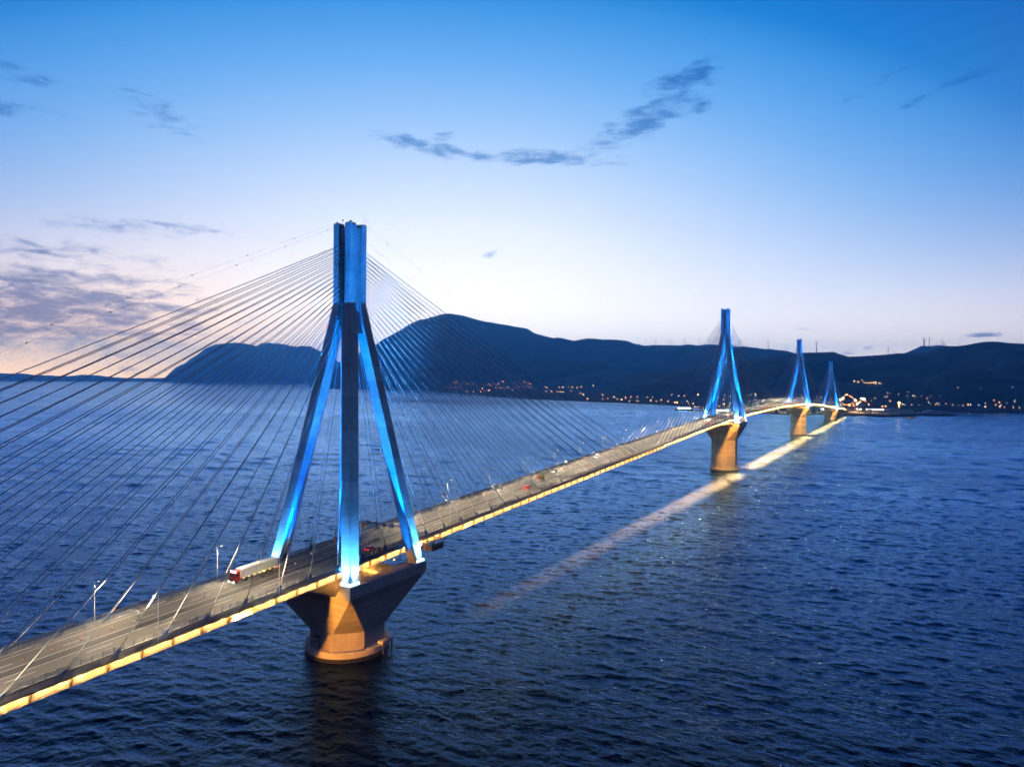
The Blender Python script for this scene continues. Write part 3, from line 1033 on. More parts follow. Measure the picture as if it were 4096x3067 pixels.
for s in (1, -1):
    for t in (1, -1):
        dmp = MB().tube([(s * 11.8, t * 6.0, 0.4), (s * 2.6, t * 3.6, 1.7)], 0.35, 8)
        dmp.tube([(s * 8.0, t * 5.0, 0.94), (s * 2.6, t * 3.6, 1.7)], 0.5, 8)
        dampers.append(dmp.mesh("damper", M["white"]))
rlm = MB()
for s in (1, -1):
    for k in range(17):
        rlm.tube([(s * 14.5, -14 + k * 1.75, 0), (s * 14.5, -14 + k * 1.75, 1.1)], 0.04, 4)
    for z in (0.55, 1.1):
        rlm.tube([(s * 14.5, -14, z), (s * 14.5, 14, z)], 0.035, 4)
piar_rail = rlm.mesh("beam_railing", M["rail"])
rk = MB()
for z in (0.55,):
    rk.box((0, 0, z), (3.8, 0.12, 0.10))
for k in range(4):
    rk.box((-1.8 + k * 1.2, 0, 0.28), (0.08, 0.08, 0.55))
rackm = rk.mesh("floodlight_rack", M["dark"])
fg = MB()
for k in range(7):
    fg.box((-1.62 + k * 0.54, 0.22, 0.72), (0.40, 0.22, 0.26))
floodm = fg.mesh("floodlight", M["flood"])
BLUE = (0.0, 0.215, 1.0)
FOOT = (0.05, 0.36, 1.0)


def cable_mesh(p0, p1, r):
    p0, p1 = np.array(p0, float), np.array(p1, float)
    L = np.linalg.norm(p1 - p0)
    pts = []
    for t in np.linspace(0, 1, 9):
        q = p0 + (p1 - p0) * t
        q[2] -= 4 * t * (1 - t) * L * L * 2.2e-5
        pts.append(q)
    return MB().tube(pts, r, 6)


PYLON_LABEL = ["huge nearest pylon with four blue-lit legs and amber-lit stub pier", "second blue-lit pylon from the camera on its tall amber-lit pier",
               "third pylon from the camera, thin and blue against the dark hills", "farthest and smallest blue-lit pylon beside the town on the far shore"]
for pi in range(4):
    pt = PTOP[pi]
    yc = SPAN * pi
    root = thing("bridge_pylon", PYLON_LABEL[pi], "pylon", (0, yc, 0), group="blue-lit pylons of the cable-stayed bridge")
    up = (0, 0, pt)
    for (sx, sy), (ls, core, hs) in pm.items():
        leg = inst("leg", core, root, up)
        for q in ls:
            inst("lift", q, leg)
        inst("leg_plinth", footm, root, (sx * (OUT0 - 2.0), sy * (OUT0 - 2.0), pt + 0.1))
    head = inst("pylon_head", headjoint, root, up)
    for (sx, sy), (ls, core, hs) in pm.items():
        for q in hs:
            inst("head_lift", q, head)
    inst("head_core", headcore, head)
    inst("tie_wall", sidewall, head)
    tag(inst("anchor_boxes", anchbox, head), kind="stuff")
    for q in caps:
        inst(q.name.split(".")[0], q, head)
    inst("aviation_lamp", mastm, root, (-0.9, -2.6, pt + TOPZ - 1.2))
    inst("antenna", antm, root, (3.6, 3.4, pt + TOPZ))
    inst("roof_lamp", camm, root, (2.6, -2.6, pt + TOPZ + 0.1))
    inst("roof_lamp", camm, root, (-3.2, -3.0, pt + TOPZ), (0, 0, 2.6))
    # pier
    ph = inst("pier_head", pier_core, root, up)
    for q in pier_head_lifts:
        inst("pier_lift", q, ph)
    for q in side_beams:
        inst("side_beam", q, root, up)
    inst("beam_railing", piar_rail, root, up)
    inst("damper_block", blk, root, (0, 0, pt + ZS))
    for q in dampers:
        inst("damper", q, root, (0, 0, pt + ZS + 0.4))
    zo = pt + ZO
    nl = max(1, round((zo + 0.5) / 4.2))
    zz = np.linspace(-3.0, zo, nl + 1)
    sh = MB().loft([pier_ring(1, -3.0, 0.06), pier_ring(1, zo, 0.06)]).obj("pier_shaft", M["joint"], root)
    for a, b in zip(zz[:-1], zz[1:]):
        MB().loft([pier_ring(1, a + 0.05), pier_ring(1, b - 0.05)]).obj("shaft_lift", M["pier"], sh)
    ring = [[(r * math.cos(2 * math.pi * k / 40), r * math.sin(2 * math.pi * k / 40), z) for k in range(40)] for r, z in ((14.15, -4), (14.2, 2.9), (14.0, 3.2), (11.5, 3.2))]
    MB().loft(ring, cap=False).obj("base_ring", M["pier"], root)
    wet = [[(r * math.cos(2 * math.pi * k / 40), r * math.sin(2 * math.pi * k / 40), z) for k in range(40)] for r, z in ((14.21, -4), (14.23, 1.05), (14.16, 1.2))]
    MB().loft(wet, cap=False).obj("weed_band", M["dark"], root)
    # landing stage, ladder basket, red marker
    MB().box((13.3, 4.2, 3.3), (2.4, 5.4, 0.9)).box((14.35, 2.0, 1.4), (0.4, 0.5, 3.6)).box((14.35, 6.4, 1.4), (0.4, 0.5, 3.6)).obj("landing_stage", M["pier"], root)
    lad = MB().box((-1.2, -OA - 0.10, 5.0), (0.08, 0.1, 5.6)).box((-0.5, -OA - 0.10, 5.0), (0.08, 0.1, 5.6))
    for k in range(14):
        lad.box((-0.85, -OA - 0.10, 2.6 + 0.4 * k), (0.7, 0.06, 0.06))
    lad.box((-1.2, -OA - 0.7, 7.4), (2.4, 1.3, 0.1))
    for xx in (-2.3, -1.2, -0.1):
        lad.box((xx, -OA - 1.3, 7.95), (0.07, 0.07, 1.1))
    lad.box((-1.2, -OA - 1.3, 8.5), (2.4, 0.06, 0.06))
    lad.obj("ladder", M["dark"], root)
    disc = [[(-2.7 + r * math.cos(2 * math.pi * k / 14), -OA - d, 5.0 + r * math.sin(2 * math.pi * k / 14)) for k in range(14)] for r, d in ((0.45, 0.02), (0.45, 0.2))]
    MB().loft(disc).obj("red_marker", M["red"], root)
    # floodlights at the leg feet
    far = pi >= 2
    kp = (1.0, 1.2, 1.5, 1.9)[pi]
    for sx in (1, -1):
        for sy in (1, -1):
            cxl, cyl = sx * (OUT0 - 2.0), sy * (OUT0 - 2.0)
            for ax in (0, 1):
                # outer face of the leg, and the inner face towards the next leg
                if ax == 0:
                    fp, rz, n = (sx * (OUT0 + 0.32), cyl, pt), (R(90) if sx > 0 else R(-90)), (sx, 0)
                else:
                    fp, rz, n = (cxl, sy * (OUT0 + 0.32), pt), (R(180) if sy > 0 else 0.0), (0, sy)
                rack = inst("floodlight_rack", rackm, root, fp, (0, 0, rz))
                inst("floodlight", floodm, rack)
                lx, ly = cxl + n[0] * 2.55, cyl + n[1] * 2.55
                ex, ey = cxl * (1 - KS * 22 / OUT0) + n[0] * 2.0, cyl * (1 - KS * 22 / OUT0) + n[1] * 2.0
                spot("foot_flood", root, (lx, ly, pt + 0.9), (ex, ey, pt + 22), 430000 * kp, FOOT, 62, 0.9, 0.4)
                # head flood stands on the side beam in the plane of the leg faces, so only the upright head catches it
                hx, hy, hz_ = (sx * 18.2, sy * 11.5, 0.7) if n[0] else (sx * 12.8, sy * 17.25, 7.6)
                MB().box((hx, hy, pt + hz_ - 0.25), (0.5, 0.5, 0.3)).obj("head_floodlight", M["dark"], root)
                spot("head_flood", root, (hx, hy, pt + hz_), (n[0] * 4, n[1] * 4, pt + 105), 2100000 * kp, BLUE, 15, 0.5, 0.3)
                # inward flood: lights the inner face of the neighbouring leg
                oz = 62
                oo = outer(oz) - 2
                if ax:
                    src = (cxl, cyl - sy * 3.0, pt + 1.2)
                    tx, ty = sx * oo, -sy * oo
                else:                                   # across the carriageway: hung on the leg above traffic
                    src = (sx * (inner(9.0) - 0.7), sy * (outer(9.0) - 2.0), pt + 9.0)
                    tx, ty = -sx * oo, sy * oo
                    MB().box((src[0] + sx * 0.35, src[1], src[2] - 0.3), (0.7, 0.9, 0.35)).obj("leg_floodlight", M["dark"], root)
                spot("inner_flood", root, src, (tx, ty, pt + oz), 125000 * kp * (1, 1.3, 1.8, 2.4)[pi], BLUE, 42, 0.7, 0.4)
    # added fill lamps brighten the space between deck and pier
    for q in (-9.5, 9.5):
        zl_ = pt + 1.6
        so = MB().box((12.6, q, zl_ + 0.12), (0.3, 0.5, 0.2)).obj("fill_lamp", M["marker"], root)
        spot("fill_light", root, (12.3, q, zl_), (6.0, q * 0.4, pt - 3.0), 40000, (1.0, 0.42, 0.08), 150, 0.6, 0.15)
    # floodlights under the deck edge wash the pier
    for sy in (-1, 1):
        yq = yc + sy * 58
        MB().box((13.5, sy * 58, zb(yq) + 1.0), (0.35, 0.6, 0.3)).obj("pier_floodlight", M["dark"], root)
        spot("pier_flood", root, (13.55, sy * 58, zb(yq) + 0.78), (4.5, sy * 12, pt - 15 if pt < 40 else pt * 0.45), (300000 if sy < 0 else 40000) * kp, (1.0, 0.40, 0.06), 44 if pt < 40 or sy > 0 else 78, 0.5, 0.12)
    # stay cables: two planes, both directions
    for sy in (1, -1):
        for sx in (1, -1):
            for k in range(23):
                yl = sy * (5.9 + 11.75 * k)
                Y = yc + yl
                if Y < -300 or Y > Y1:
                    continue
                lo = np.array([sx * 12.1, yl, zb(Y) + 1.7])
                hi = np.array([sx * 0.9, sy * 2.6, pt + 80.3 + k * 1.382])
                u = (hi - lo) / np.linalg.norm(hi - lo)
                cb = cable_mesh(hi, lo + u * 3.2, 0.085 + 0.0016 * k).obj("stay_cable", M["sheath"], root, smooth=True)
                if Y < Y0 or Y > 1100:
                    continue
                a = lo
                MB().tube([a + u * 1.7, a + u * 2.6, a + u * 3.4, a + u * 5.2], [0.20, 0.17, 0.17, 0.11], 8).obj("collar", M["collar"], cb)
                sk = MB()
                for t in (-0.22, 0.22):
                    w0 = lo + np.array([t, 0, 0])
                    sgn = sy
                    sk.hexa([w0 + (-0.05, -0.9, -0.05), w0 + (0.05, -0.9, -0.05), w0 + (0.05, 0.9, -0.05), w0 + (-0.05, 0.9, -0.05),
                             w0 + u * 2.6 + (-0.05, -0.26, 0), w0 + u * 2.6 + (0.05, -0.26, 0), w0 + u * 2.6 + (0.05, 0.26, 0), w0 + u * 2.6 + (-0.05, 0.26, 0)])
                sk.tube([a + u * 0.4, a + u * 2.2], 0.24, 8)
                sk.obj("anchor_socket", M["socket"], cb)

# ------------------------------------------------------------------ marker-ball wires above the stays
for sy, nm in ((-1, "left"), (1, "right")):
    for sx, wh in ((1, "camera"), (-1, "far")):
        p0 = np.array([sx * 3.6, sy * 3.6, PTOP[0] + TOPZ + 0.3])
        p1 = np.array([sx * 12.6, sy * 281.0, zb(sy * 281) + 4.0])
        t = thing("guard_wire", "thin wire with marker balls falling %s from the nearest pylon top, %s" % (nm, "lower one" if sx < 0 else "upper one"), "wire", (0, 0, 0))
        cable_mesh(p0, p1, 0.018).obj("wire", M["dark"], t)
        ball = MB().sphere((0, 0, 0), 0.21, 8, 6).mesh("marker_ball", M["collar"], True)
        L = np.linalg.norm(p1 - p0)
        for k in range(16):
            q = (12 + 19.5 * k + (7 if sx < 0 else 0)) / L
            if q < 0.97:
                c = p0 + (p1 - p0) * q
                c[2] -= 4 * q * (1 - q) * L * L * 2.2e-5
                inst("marker_ball", ball, t, tuple(c))

# ------------------------------------------------------------------ street lamps on the deck
polem = MB().tube([(0, 0, 0), (0, 0, 1.6), (0, 0, 11.8)], [0.13, 0.11, 0.06], 8).mesh("pole", M["pole"], True)
armm = MB().tube([(0, 0, 10.6), (-0.9, 0, 10.95), (-1.7, 0, 11.0)], [0.05, 0.045, 0.04], 6).mesh("arm", M["pole"], True)
lhm = MB().loft([[(-1.55 - a, b, 11.02 + c) for b, c in ((-0.16, 0), (0.16, 0), (0.11, 0.13), (-0.11, 0.13))] for a in (0, 0.85)]).mesh("lamp_head", M["grey"])
lgm = MB().box((-1.98, 0, 11.005), (0.62, 0.24, 0.03)).mesh("lamp_glass", M["lamp_glass"])
LAMPY = []
for pi in range(4):
    for k in range(0, 7):
        for sg in (-1, 1):
            y = SPAN * pi + sg * (41.9 + 36.3 * k)
            LAMPY.append((y, pi, k, sg))
n_l = 0
LIT = (1.0, 0.82, 0.55)
for (y, pi, k, sg) in sorted(LAMPY):
    if y < Y0 or y > Y1 - 10:
        continue
    for sx in (1, -1):
        lab = "%s street lamp %s the %s pylon, on the %s edge of the deck" % (ORD[k], "beyond" if sg > 0 else "before", PYL[pi], "near" if sx > 0 else "far")
        t = thing("street_lamp", lab, "street lamp", (sx * 13.45, y, zb(y) + 1.78), (0, 0, 0 if sx > 0 else math.pi), group="street lamps along the bridge deck")
        inst("pole", polem, t)
        inst("arm", armm, t)
        hd = inst("lamp_head", lhm, t)
        inst("lamp_glass", lgm, hd)
        spot("lamp_light", t, (-1.98, 0, 10.95), (-4.6, 0, 0), 32000, LIT, 164, 0.35, 0.25)

# ------------------------------------------------------------------ vehicles


def wheel_mesh(r, w):
    tyre = MB()
    n = 14
    rings = []
    for x, q in ((-w / 2, 0.62 * r), (-w / 2, 0.93 * r), (-w / 2 + 0.04, r), (w / 2 - 0.04, r), (w / 2, 0.93 * r), (w / 2, 0.62 * r)):
        rings.append([(x, q * math.cos(2 * math.pi * i / n), q * math.sin(2 * math.pi * i / n)) for i in range(n)])
    tyre.loft(rings, cap=False)
    rim = MB().loft([[(x, q * math.cos(2 * math.pi * i / n), q * math.sin(2 * math.pi * i / n)) for i in range(n)] for x, q in ((-w / 2 + 0.03, 0.63 * r), (w / 2 - 0.03, 0.63 * r))])
    return tyre.mesh("wheel", M["rubber"], True), rim.mesh("rim", M["grey"])


WT, WRM = wheel_mesh(0.50, 0.34)
CT, CRM = wheel_mesh(0.33, 0.22)


def wheel(parent, x, y, r, meshes):
    w = inst("wheel", meshes[0], parent, (x, y, r))
    inst("rim", meshes[1], w)


def prism(prof, x0, x1, top=0.0):
    """side profile (y,z) extruded across x"""
    n = len(prof)
    return MB().loft([[(x0, y, z) for y, z in prof], [(x1, y, z) for y, z in prof]])


def place(o, x, y, heading=0):
    o.location = (x, y, zb(y) + ROAD + 0.012)
    o.rotation_euler = (slope(y) if heading == 0 else -slope(y), 0, heading)


def make_lorry():
    """front towards local +y; box trailer and short red cab"""
    t = thing("articulated_lorry", "white box trailer lorry with red cab driving towards the camera past the nearest pylon", "lorry")
    body = MB()
    cab = prism([(6.15, 0.75), (8.25, 0.75), (8.35, 1.5), (8.18, 2.3), (7.9, 3.25), (7.6, 3.55), (6.2, 3.75), (6.15, 3.3)], -1.22, 1.22)
    c = cab.obj("cab", M["red"], t)
    MB().hexa([(-1.1, 8.24, 2.12), (1.1, 8.24, 2.12), (1.1, 8.27, 2.12), (-1.1, 8.27, 2.12), (-1.05, 7.93, 3.12), (1.05, 7.93, 3.12), (1.05, 7.97, 3.12), (-1.05, 7.97, 3.12)]).obj("windscreen", M["glass"], c)
    MB().box((0, 8.36, 1.35), (1.7, 0.08, 0.75)).obj("grille", M["dark"], c)
    MB().box((0, 8.30, 0.62), (2.42, 0.45, 0.42)).obj("bumper", M["grey"], c)
    for s in (1, -1):
        MB().box((s * 0.92, 8.54, 0.72), (0.36, 0.06, 0.2)).obj("headlight", M["head"], t)
        MB().box((s * 0.85, 7.7, 3.62), (0.30, 0.10, 0.14)).obj("roof_light", M["head"], t)
        MB().box((s * 0.35, 7.7, 3.62), (0.30, 0.10, 0.14)).obj("roof_light", M["head"], t)
        MB().box((s * 1.36, 7.95, 2.5), (0.14, 0.22, 0.7)).obj("mirror", M["dark"], c)
        MB().box((s * 1.235, 7.1, 2.55), (0.02, 0.9, 0.65)).obj("side_window", M["glass"], c)
    MB().box((0, -1.1, 2.62), (2.5, 13.6, 2.75)).obj("trailer", M["trailer"], t)
    MB().box((0, -1.1, 1.08), (1.0, 14.6, 0.3)).obj("chassis", M["dark"], t)
    for s in (1, -1):
        MB().box((s * 1.2, -0.6, 0.85), (0.06, 5.2, 0.55)).obj("side_skirt", M["grey"], t)
        for k in range(7):
            MB().box((s * 1.27, 5.0 - 1.95 * k, 1.20), (0.03, 0.45, 0.10)).obj("side_marker", M["marker"], t)
        for y in (7.3, 4.0, -4.2, -5.5, -6.8):
            wheel(t, s * 1.05, y, 0.5, (WT, WRM))
        MB().box((s * 1.0, -7.93, 1.0), (0.35, 0.04, 0.16)).obj("tail_light", M["tail"], t)
    return t


lorry = make_lorry()
place(lorry, -6.3, -34.0, math.pi)


def make_car(label, mat, lights="tail", van=False, name="car"):
    t = thing(name, label, "van" if van else "car")
    if van:
        lower = [(-2.5, 0.3), (2.45, 0.3), (2.55, 0.75), (2.45, 1.0), (1.75, 1.15), (1.15, 1.95), (-2.45, 2.0), (-2.5, 1.0)]
        glassp = [(0.95, 1.18), (1.62, 1.18), (1.14, 1.86), (0.95, 1.86)]
    else:
        lower = [(-2.1, 0.32), (2.1, 0.32), (2.18, 0.62), (2.05, 0.82), (1.05, 0.95), (-1.75, 1.0), (-2.1, 0.95), (-2.16, 0.6)]
        glassp = None
    b = prism(lower, -0.88, 0.88).obj("body", mat, t)
    if van:
        prism(glassp, -0.89, 0.89).obj("window", M["glass"], b)
    else:
        gh = MB()
        rings = [[(-0.82, 1.05, 0.94), (0.82, 1.05, 0.94), (0.82, -1.75, 0.98), (-0.82, -1.75, 0.98)],
                 [(-0.66, 0.35, 1.38), (0.66, 0.35, 1.38), (0.66, -1.15, 1.40), (-0.66, -1.15, 1.40)]]
        gh.loft([[tuple(p) for p in r] for r in rings]).obj("window", M["glass"], b)
        MB().box((0, -0.4, 1.42), (1.30, 1.45, 0.06)).obj("roof", mat, b)
    for s in (1, -1):
        for y in (1.32, -1.32):
            wheel(t, s * 0.80, y, 0.33, (CT, CRM))
        fy = 2.5 if van else 2.14
        MB().box((s * 0.62, fy + 0.02, 0.66), (0.34, 0.06, 0.14)).obj("headlight", M["head"], t)
        MB().box((s * 0.66, -fy - 0.03, 0.76), (0.34, 0.06, 0.14)).obj("tail_light", M["tail"], t)
    return t


place(make_car("small red car just past the nearest pylon in the near carriageway", M["red"]), 6.3, 4.5)
place(make_car("bright red van driving away on the near carriageway in mid span", M["red"], van=True, name="van"), 3.1, 123.0)
place(make_car("grey car with headlights on approaching beside the yellow road-works vehicle", M["grey"]), -6.4, 172.5, math.pi)
place(make_car("pale car with headlights on beyond the mid-span road works", M["white"]), -6.4, 234.0, math.pi)
place(make_car("yellow road-works van parked among cones in mid span", M["yellow"], van=True, name="van"), -4.2, 151.5)
place(make_car("red car on the near carriageway just before the second pylon", M["red"]), 5.6, 473.0)
place(make_car("red car on the near carriageway level with the second pylon", M["red"]), 3.0, 568.0)
place(make_car("red car climbing the deck beyond the second pylon", M["red"]), 6.0, 760.0)

# ------------------------------------------------------------------ road works: cones, sign stands
conem = MB().loft([[(r * math.cos(2 * math.pi * k / 10), r * math.sin(2 * math.pi * k / 10), z) for k in range(10)] for r, z in ((0.17, 0.04), (0.03, 0.78))]).mesh("cone_body", M["orange"], True)
basem = MB().box((0, 0, 0.03), (0.48, 0.48, 0.06)).mesh("cone_base", M["dark"])
bandm = MB().loft([[(r * math.cos(2 * math.pi * k / 10), r * math.sin(2 * math.pi * k / 10), z) for k in range(10)] for r, z in ((0.128, 0.30), (0.082, 0.52))]).mesh("cone_band", M["sign_white"], True)
CONES = [(-86.5, "traffic cone below the second lamp pole before the nearest pylon"), (-79.1, "traffic cone beside the round sign stand ahead of the lorry"),
         (-46.1, "traffic cone just in front of the lorry's lamps"), (-19.8, "traffic cone behind the lorry on the lane line"), (-6.9, "traffic cone under the nearest pylon's back leg"),
         (10.5, "traffic cone left of the low concrete barrier piece"), (19.0, "traffic cone under the overhead sign beam"), (49.0, "traffic cone first beyond the nearest pylon's right leg"),
         (131.6, "traffic cone just before the yellow road-works van")]
for y, lab in CONES:
    t = thing("traffic_cone", lab, "traffic cone", (-4.1, y, zb(y) + ROAD + 0.012), (slope(y), 0, 0), group="traffic cones closing the middle lane")
    inst("cone_base", basem, t)
    c = inst("cone_body", conem, t)
    inst("cone_band", bandm, c)
    t.scale = (1.15, 1.15, 1.2)
stp = MB().tube([(0, 0, 0.1), (0, 0, 1.5)], 0.05, 6).mesh("stand_post", M["dark"])
stb = MB().box((0, 0, 0.08), (0.95, 0.95, 0.16)).mesh("stand_foot", M["dark"])
stf = MB().loft([[(0.42 * math.cos(2 * math.pi * k / 16), d, 1.85 + 0.42 * math.sin(2 * math.pi * k / 16)) for k in range(16)] for d in (-0.03, 0.03)]).mesh("sign_face", M["sign_white"])
for y, lab in [(-72.2, "round sign on a stand, second before the lorry"), (-53.0, "round sign on a stand nearest before the lorry"), (-12.9, "round sign on a stand between the lorry and nearest pylon"),
               (27.0, "round sign on a stand below the overhead sign beam"), (89.5, "round sign on a stand, first in mid span past the nearest pylon"), (110.8, "round sign on a stand in mid span, level with the red van")]:
    t = thing("sign_stand", lab, "sign", (-4.2, y, zb(y) + ROAD + 0.012), (0, 0, 0), group="sign stands along the closed lane")
    inst("stand_foot", stb, t)
    p = inst("stand_post", stp, t)
    inst("sign_face", stf, t)
t = thing("warning_beacon", "yellow warning beacon on a stand beside the lorry's trailer", "beacon", (-4.1, -32.8, zb(-32.8) + ROAD + 0.012))
inst("stand_foot", stb, t)
inst("stand_post", stp, t)
MB().sphere((0, 0, 1.62), 0.18, 10, 6).obj("beacon_lamp", M["marker"], t, True)
for y, lab in ((-92.6, "fallen orange cone lying on the road nearest the camera end"), (-98.8, "flattened orange cone lying farthest towards the camera end")):
    t = thing("fallen_cone", lab, "traffic cone", (-4.4, y, zb(y) + ROAD + 0.2), (R(88), 0, 0.6))
    inst("cone_body", conem, t)
    inst("cone_base", basem, t)
for x0, yy, lab in ((0.0, 13.5, "low concrete barrier piece on the median beside the nearest pylon"),):
    prism([(-2.6, 0), (2.6, 0), (2.6, 0.9), (-2.6, 0.9)], -0.3, 0.3)
    bb = MB().loft([[(x, y, z) for x, z in ((-0.32, 0), (0.32, 0), (0.16, 0.35), (0.1, 0.95), (-0.1, 0.95), (-0.16, 0.35))] for y in (-3.0, 3.0)])
    o = bb.obj("barrier_piece", M["kerb"], None, loc=(x0, yy, zb(yy) + ROAD + 0.11))
    o.rotation_euler = (slope(yy), 0, 0)
    tag(o, lab, "barrier")

# roadside cabinets
cabm = MB().box((0, 0, 0.95), (0.62, 0.5, 1.7)).mesh("cabinet_body", M["orange"])
cabp = MB().box((0, 0, 0.05), (0.72, 0.6, 0.1)).box((0, 0, 1.84), (0.70, 0.58, 0.08)).mesh("cabinet_trim", M["dark"])
for x, y, lab in ((-11.3, 0.4, "orange roadside cabinet on the far walkway, left of the pair"), (-11.3, 5.0, "orange roadside cabinet on the far walkway, right of the pair"),
                  (11.2, 0.7, "brown cabinet at the near railing, left of the pair by the red car"), (11.2, 3.4, "brown cabinet at the near railing, right of the pair by the red car")):
    t = thing("roadside_cabinet", lab, "cabinet", (x, y, zb(y) + 1.79), group="cabinets beside the nearest pylon")
    inst("cabinet_body", cabm, t)
    inst("cabinet_trim", cabp, t)
    t.scale = (1, 1, 1.25)

# overhead sign beam between the two far legs of the nearest pylon
gy, gz = 17.0, 39.6
t = thing("sign_gantry", "white overhead beam carrying two blue lane signs behind the nearest pylon", "sign gantry", (0, gy, gz))
MB().box((0, 0, 0), (31.0, 0.7, 0.85)).obj("beam", M["white"], t)
for s in (1, -1):
    MB().box((s * 15.2, -0.4, 0), (0.6, 1.6, 1.3)).obj("bracket", M["grey"], t)
for x in (-5.5, -1.7, 2.2, 5.9):
    b = MB().box((x, -0.55, 0.0), (1.25, 0.2, 1.35)).obj("lane_sign", M["sign_blue"], t)
    rg = MB()
    n = 20
    for k in range(n):
        a0, a1 = 2 * math.pi * k / n, 2 * math.pi * (k + 1) / n
        rg.hexa([(x + r * math.cos(a), -0.68 + d, r * math.sin(a)) for d in (0, 0.02) for r, a in ((0.36, a0), (0.46, a0), (0.46, a1), (0.36, a1))])
    rg.hexa([(x - 0.30, -0.68, 0.22), (x - 0.22, -0.68, 0.30), (x + 0.30, -0.68, -0.22), (x + 0.22, -0.68, -0.30), (x - 0.30, -0.66, 0.22), (x - 0.22, -0.66, 0.30), (x + 0.30, -0.66, -0.22), (x + 0.22, -0.66, -0.30)])
    rg.obj("sign_ring", M["sign_white"], b)

# travelling inspection gantry slung under the deck beyond the nearest pylon
t = thing("inspection_gantry", "timber-brown inspection gantry slung under the deck right of the nearest pylon", "gantry", (0, 27.0, zb(27.0)))
MB().box((0, 0, -1.6), (30, 3.6, 0.25)).obj("platform", M["timber"], t)
for sx in (1, -1):
    fr = MB()
    for y in (-3.4, 3.4):
        for x in (14.4, 18.4):
            fr.box((sx * x, y, 0.0), (0.28, 0.28, 4.2 if sx > 0 else 8.0))
    for z in (-1.7, -0.6, 0.6, 1.8):
        for y in (-3.4, 3.4):
            fr.box((sx * 16.4, y, z), (4.0, 0.12, 0.22))
        for x in (14.4, 18.4):
            fr.box((sx * x, 0, z), (0.12, 6.8, 0.22))
    fr.obj("end_tower", M["timber"], t)
    MB().box((sx * 16.4, 0, -1.75), (4.2, 7.0, 0.12)).obj("deck_board", M["timber"], t)
    for y in (-2.2, 0, 2.2):
        MB().box((sx * 18.45, y, -0.6 if sx > 0 else 3.2), (0.06, 1.9, 1.9)).obj("side_panel", M["timber"], t)
    if sx > 0:
        o = MB().box((14.2, -3.2, 1.2), (0.3, 0.3, 0.2)).obj("work_lamp", M["strip"], t)

# ------------------------------------------------------------------ far shore
LAMPM = {}
for nm in ("sodium", "warm", "cool", "pink"):
    LAMPM[nm] = (MB().tube([(0, 0, 0), (0, 0, 8.0)], 0.12, 5).mesh("pole", M["pole"]), MB().sphere((0, 0, 8.3), 1.0, 8, 6).mesh("lamp_globe", M[nm], True))


def shore_lamp(x, y, kind, label, cat_group, size=1.0):
    h = on_land(x, y)
    if h is None:
        return
    p, dist = h
    d = ray(x, y)
    q = CAM + d * (dist - 14)
    gz = ground_z(q[0], q[1])
    t = thing("shore_lamp", label, "street lamp", (q[0], q[1], gz), group=cat_group)
    hh = max(6.0, q[2] - gz)
    pole, globe = LAMPM[kind]
    inst("pole", pole, t, None, None, (1, 1, hh / 8))
    s = size * rnd.uniform(0.75, 1.6) * dist / 2600.0
    inst("lamp_globe", globe, t, (0, 0, hh - 8.3 * s), None, (s, s, s))


z9 = lambda x, y: (1700 + x * 0.4973, 1450 + y * 0.4973)
V1 = [(165, 200), (190, 202), (205, 182), (215, 200), (248, 205), (285, 200), (240, 162), (255, 158), (295, 165), (325, 168), (345, 176), (370, 180), (395, 174), (440, 176), (468, 178), (500, 180), (515, 175),
      (522, 186), (550, 178), (575, 182), (590, 172), (618, 155), (632, 156), (680, 162), (720, 165), (740, 160), (778, 172), (800, 156), (830, 160), (843, 170), (608, 205), (632, 208), (660, 203), (672, 200),
      (718, 203), (745, 202), (757, 200), (795, 202), (830, 200), (845, 203), (283, 222), (338, 237), (390, 240), (448, 240), (475, 233), (510, 232), (520, 226), (462, 212), (570, 210), (703, 226)]
for i, p in enumerate(V1):
    shore_lamp(*z9(*p), "sodium" if i % 4 else "pink", "small orange lamp among the lights of the village on the left headland", "village lights on the left headland", 0.58)
V2 = [(968, 203), (980, 205), (1080, 202), (1108, 203), (1155, 200), (1185, 203), (1225, 204), (1258, 198), (1353, 188), (975, 237), (1018, 238), (1062, 240), (1088, 241), (1112, 243), (1175, 238), (1250, 252),
      (1275, 264), (1308, 300), (1430, 268), (1428, 303), (1470, 300), (1520, 285), (1548, 303), (1580, 308), (1612, 285), (1614, 296), (1645, 317), (1655, 285), (1698, 318), (1708, 285), (1715, 318), (1787, 287),
      (1828, 287), (1815, 313), (1820, 320), (1860, 320), (1900, 310), (1955, 322), (1985, 263), (2040, 266), (2087, 267), (2010, 330), (2028, 328), (2060, 322), (2105, 320), (2120, 337), (2145, 342), (2160, 340), (2195, 262)]
for i, p in enumerate(V2):
    shore_lamp(*z9(*p), ("sodium", "warm", "sodium", "warm", "pink")[i % 5], "small amber lamp along the dark shore between the headland and second pylon", "shore lights left of the second pylon", 0.68)
zt8 = lambda x, y: (2700 + x * 0.29385, 1560 + y * 0.29385)
V3 = [(130, 80), (320, 68), (52, 78), (675, 75), (752, 90), (588, 104), (660, 145), (985, 84), (1034, 72), (1085, 65), (1098, 58), (1098, 88), (665, 210), (600, 240), (745, 228), (725, 255), (1720, 72), (162, 170), (190, 205), (248, 200), (268, 240),
      (290, 245), (320, 250), (105, 188), (28, 192), (1270, 292), (1316, 292), (1400, 290), (1408, 268), (1478, 256), (1515, 298), (1855, 280), (1455, 290), (2120, 118), (1990, 100), (1930, 90)]
for i, p in enumerate(V3):
    shore_lamp(*zt8(*p), ("warm", "sodium", "cool")[i % 3], "small bright lamp on the shore seen behind the second and third pylons", "shore lights behind the second and third pylons", 0.62)
zr = lambda x, y: (3300 + x * 0.27125, 1520 + y * 0.27125)
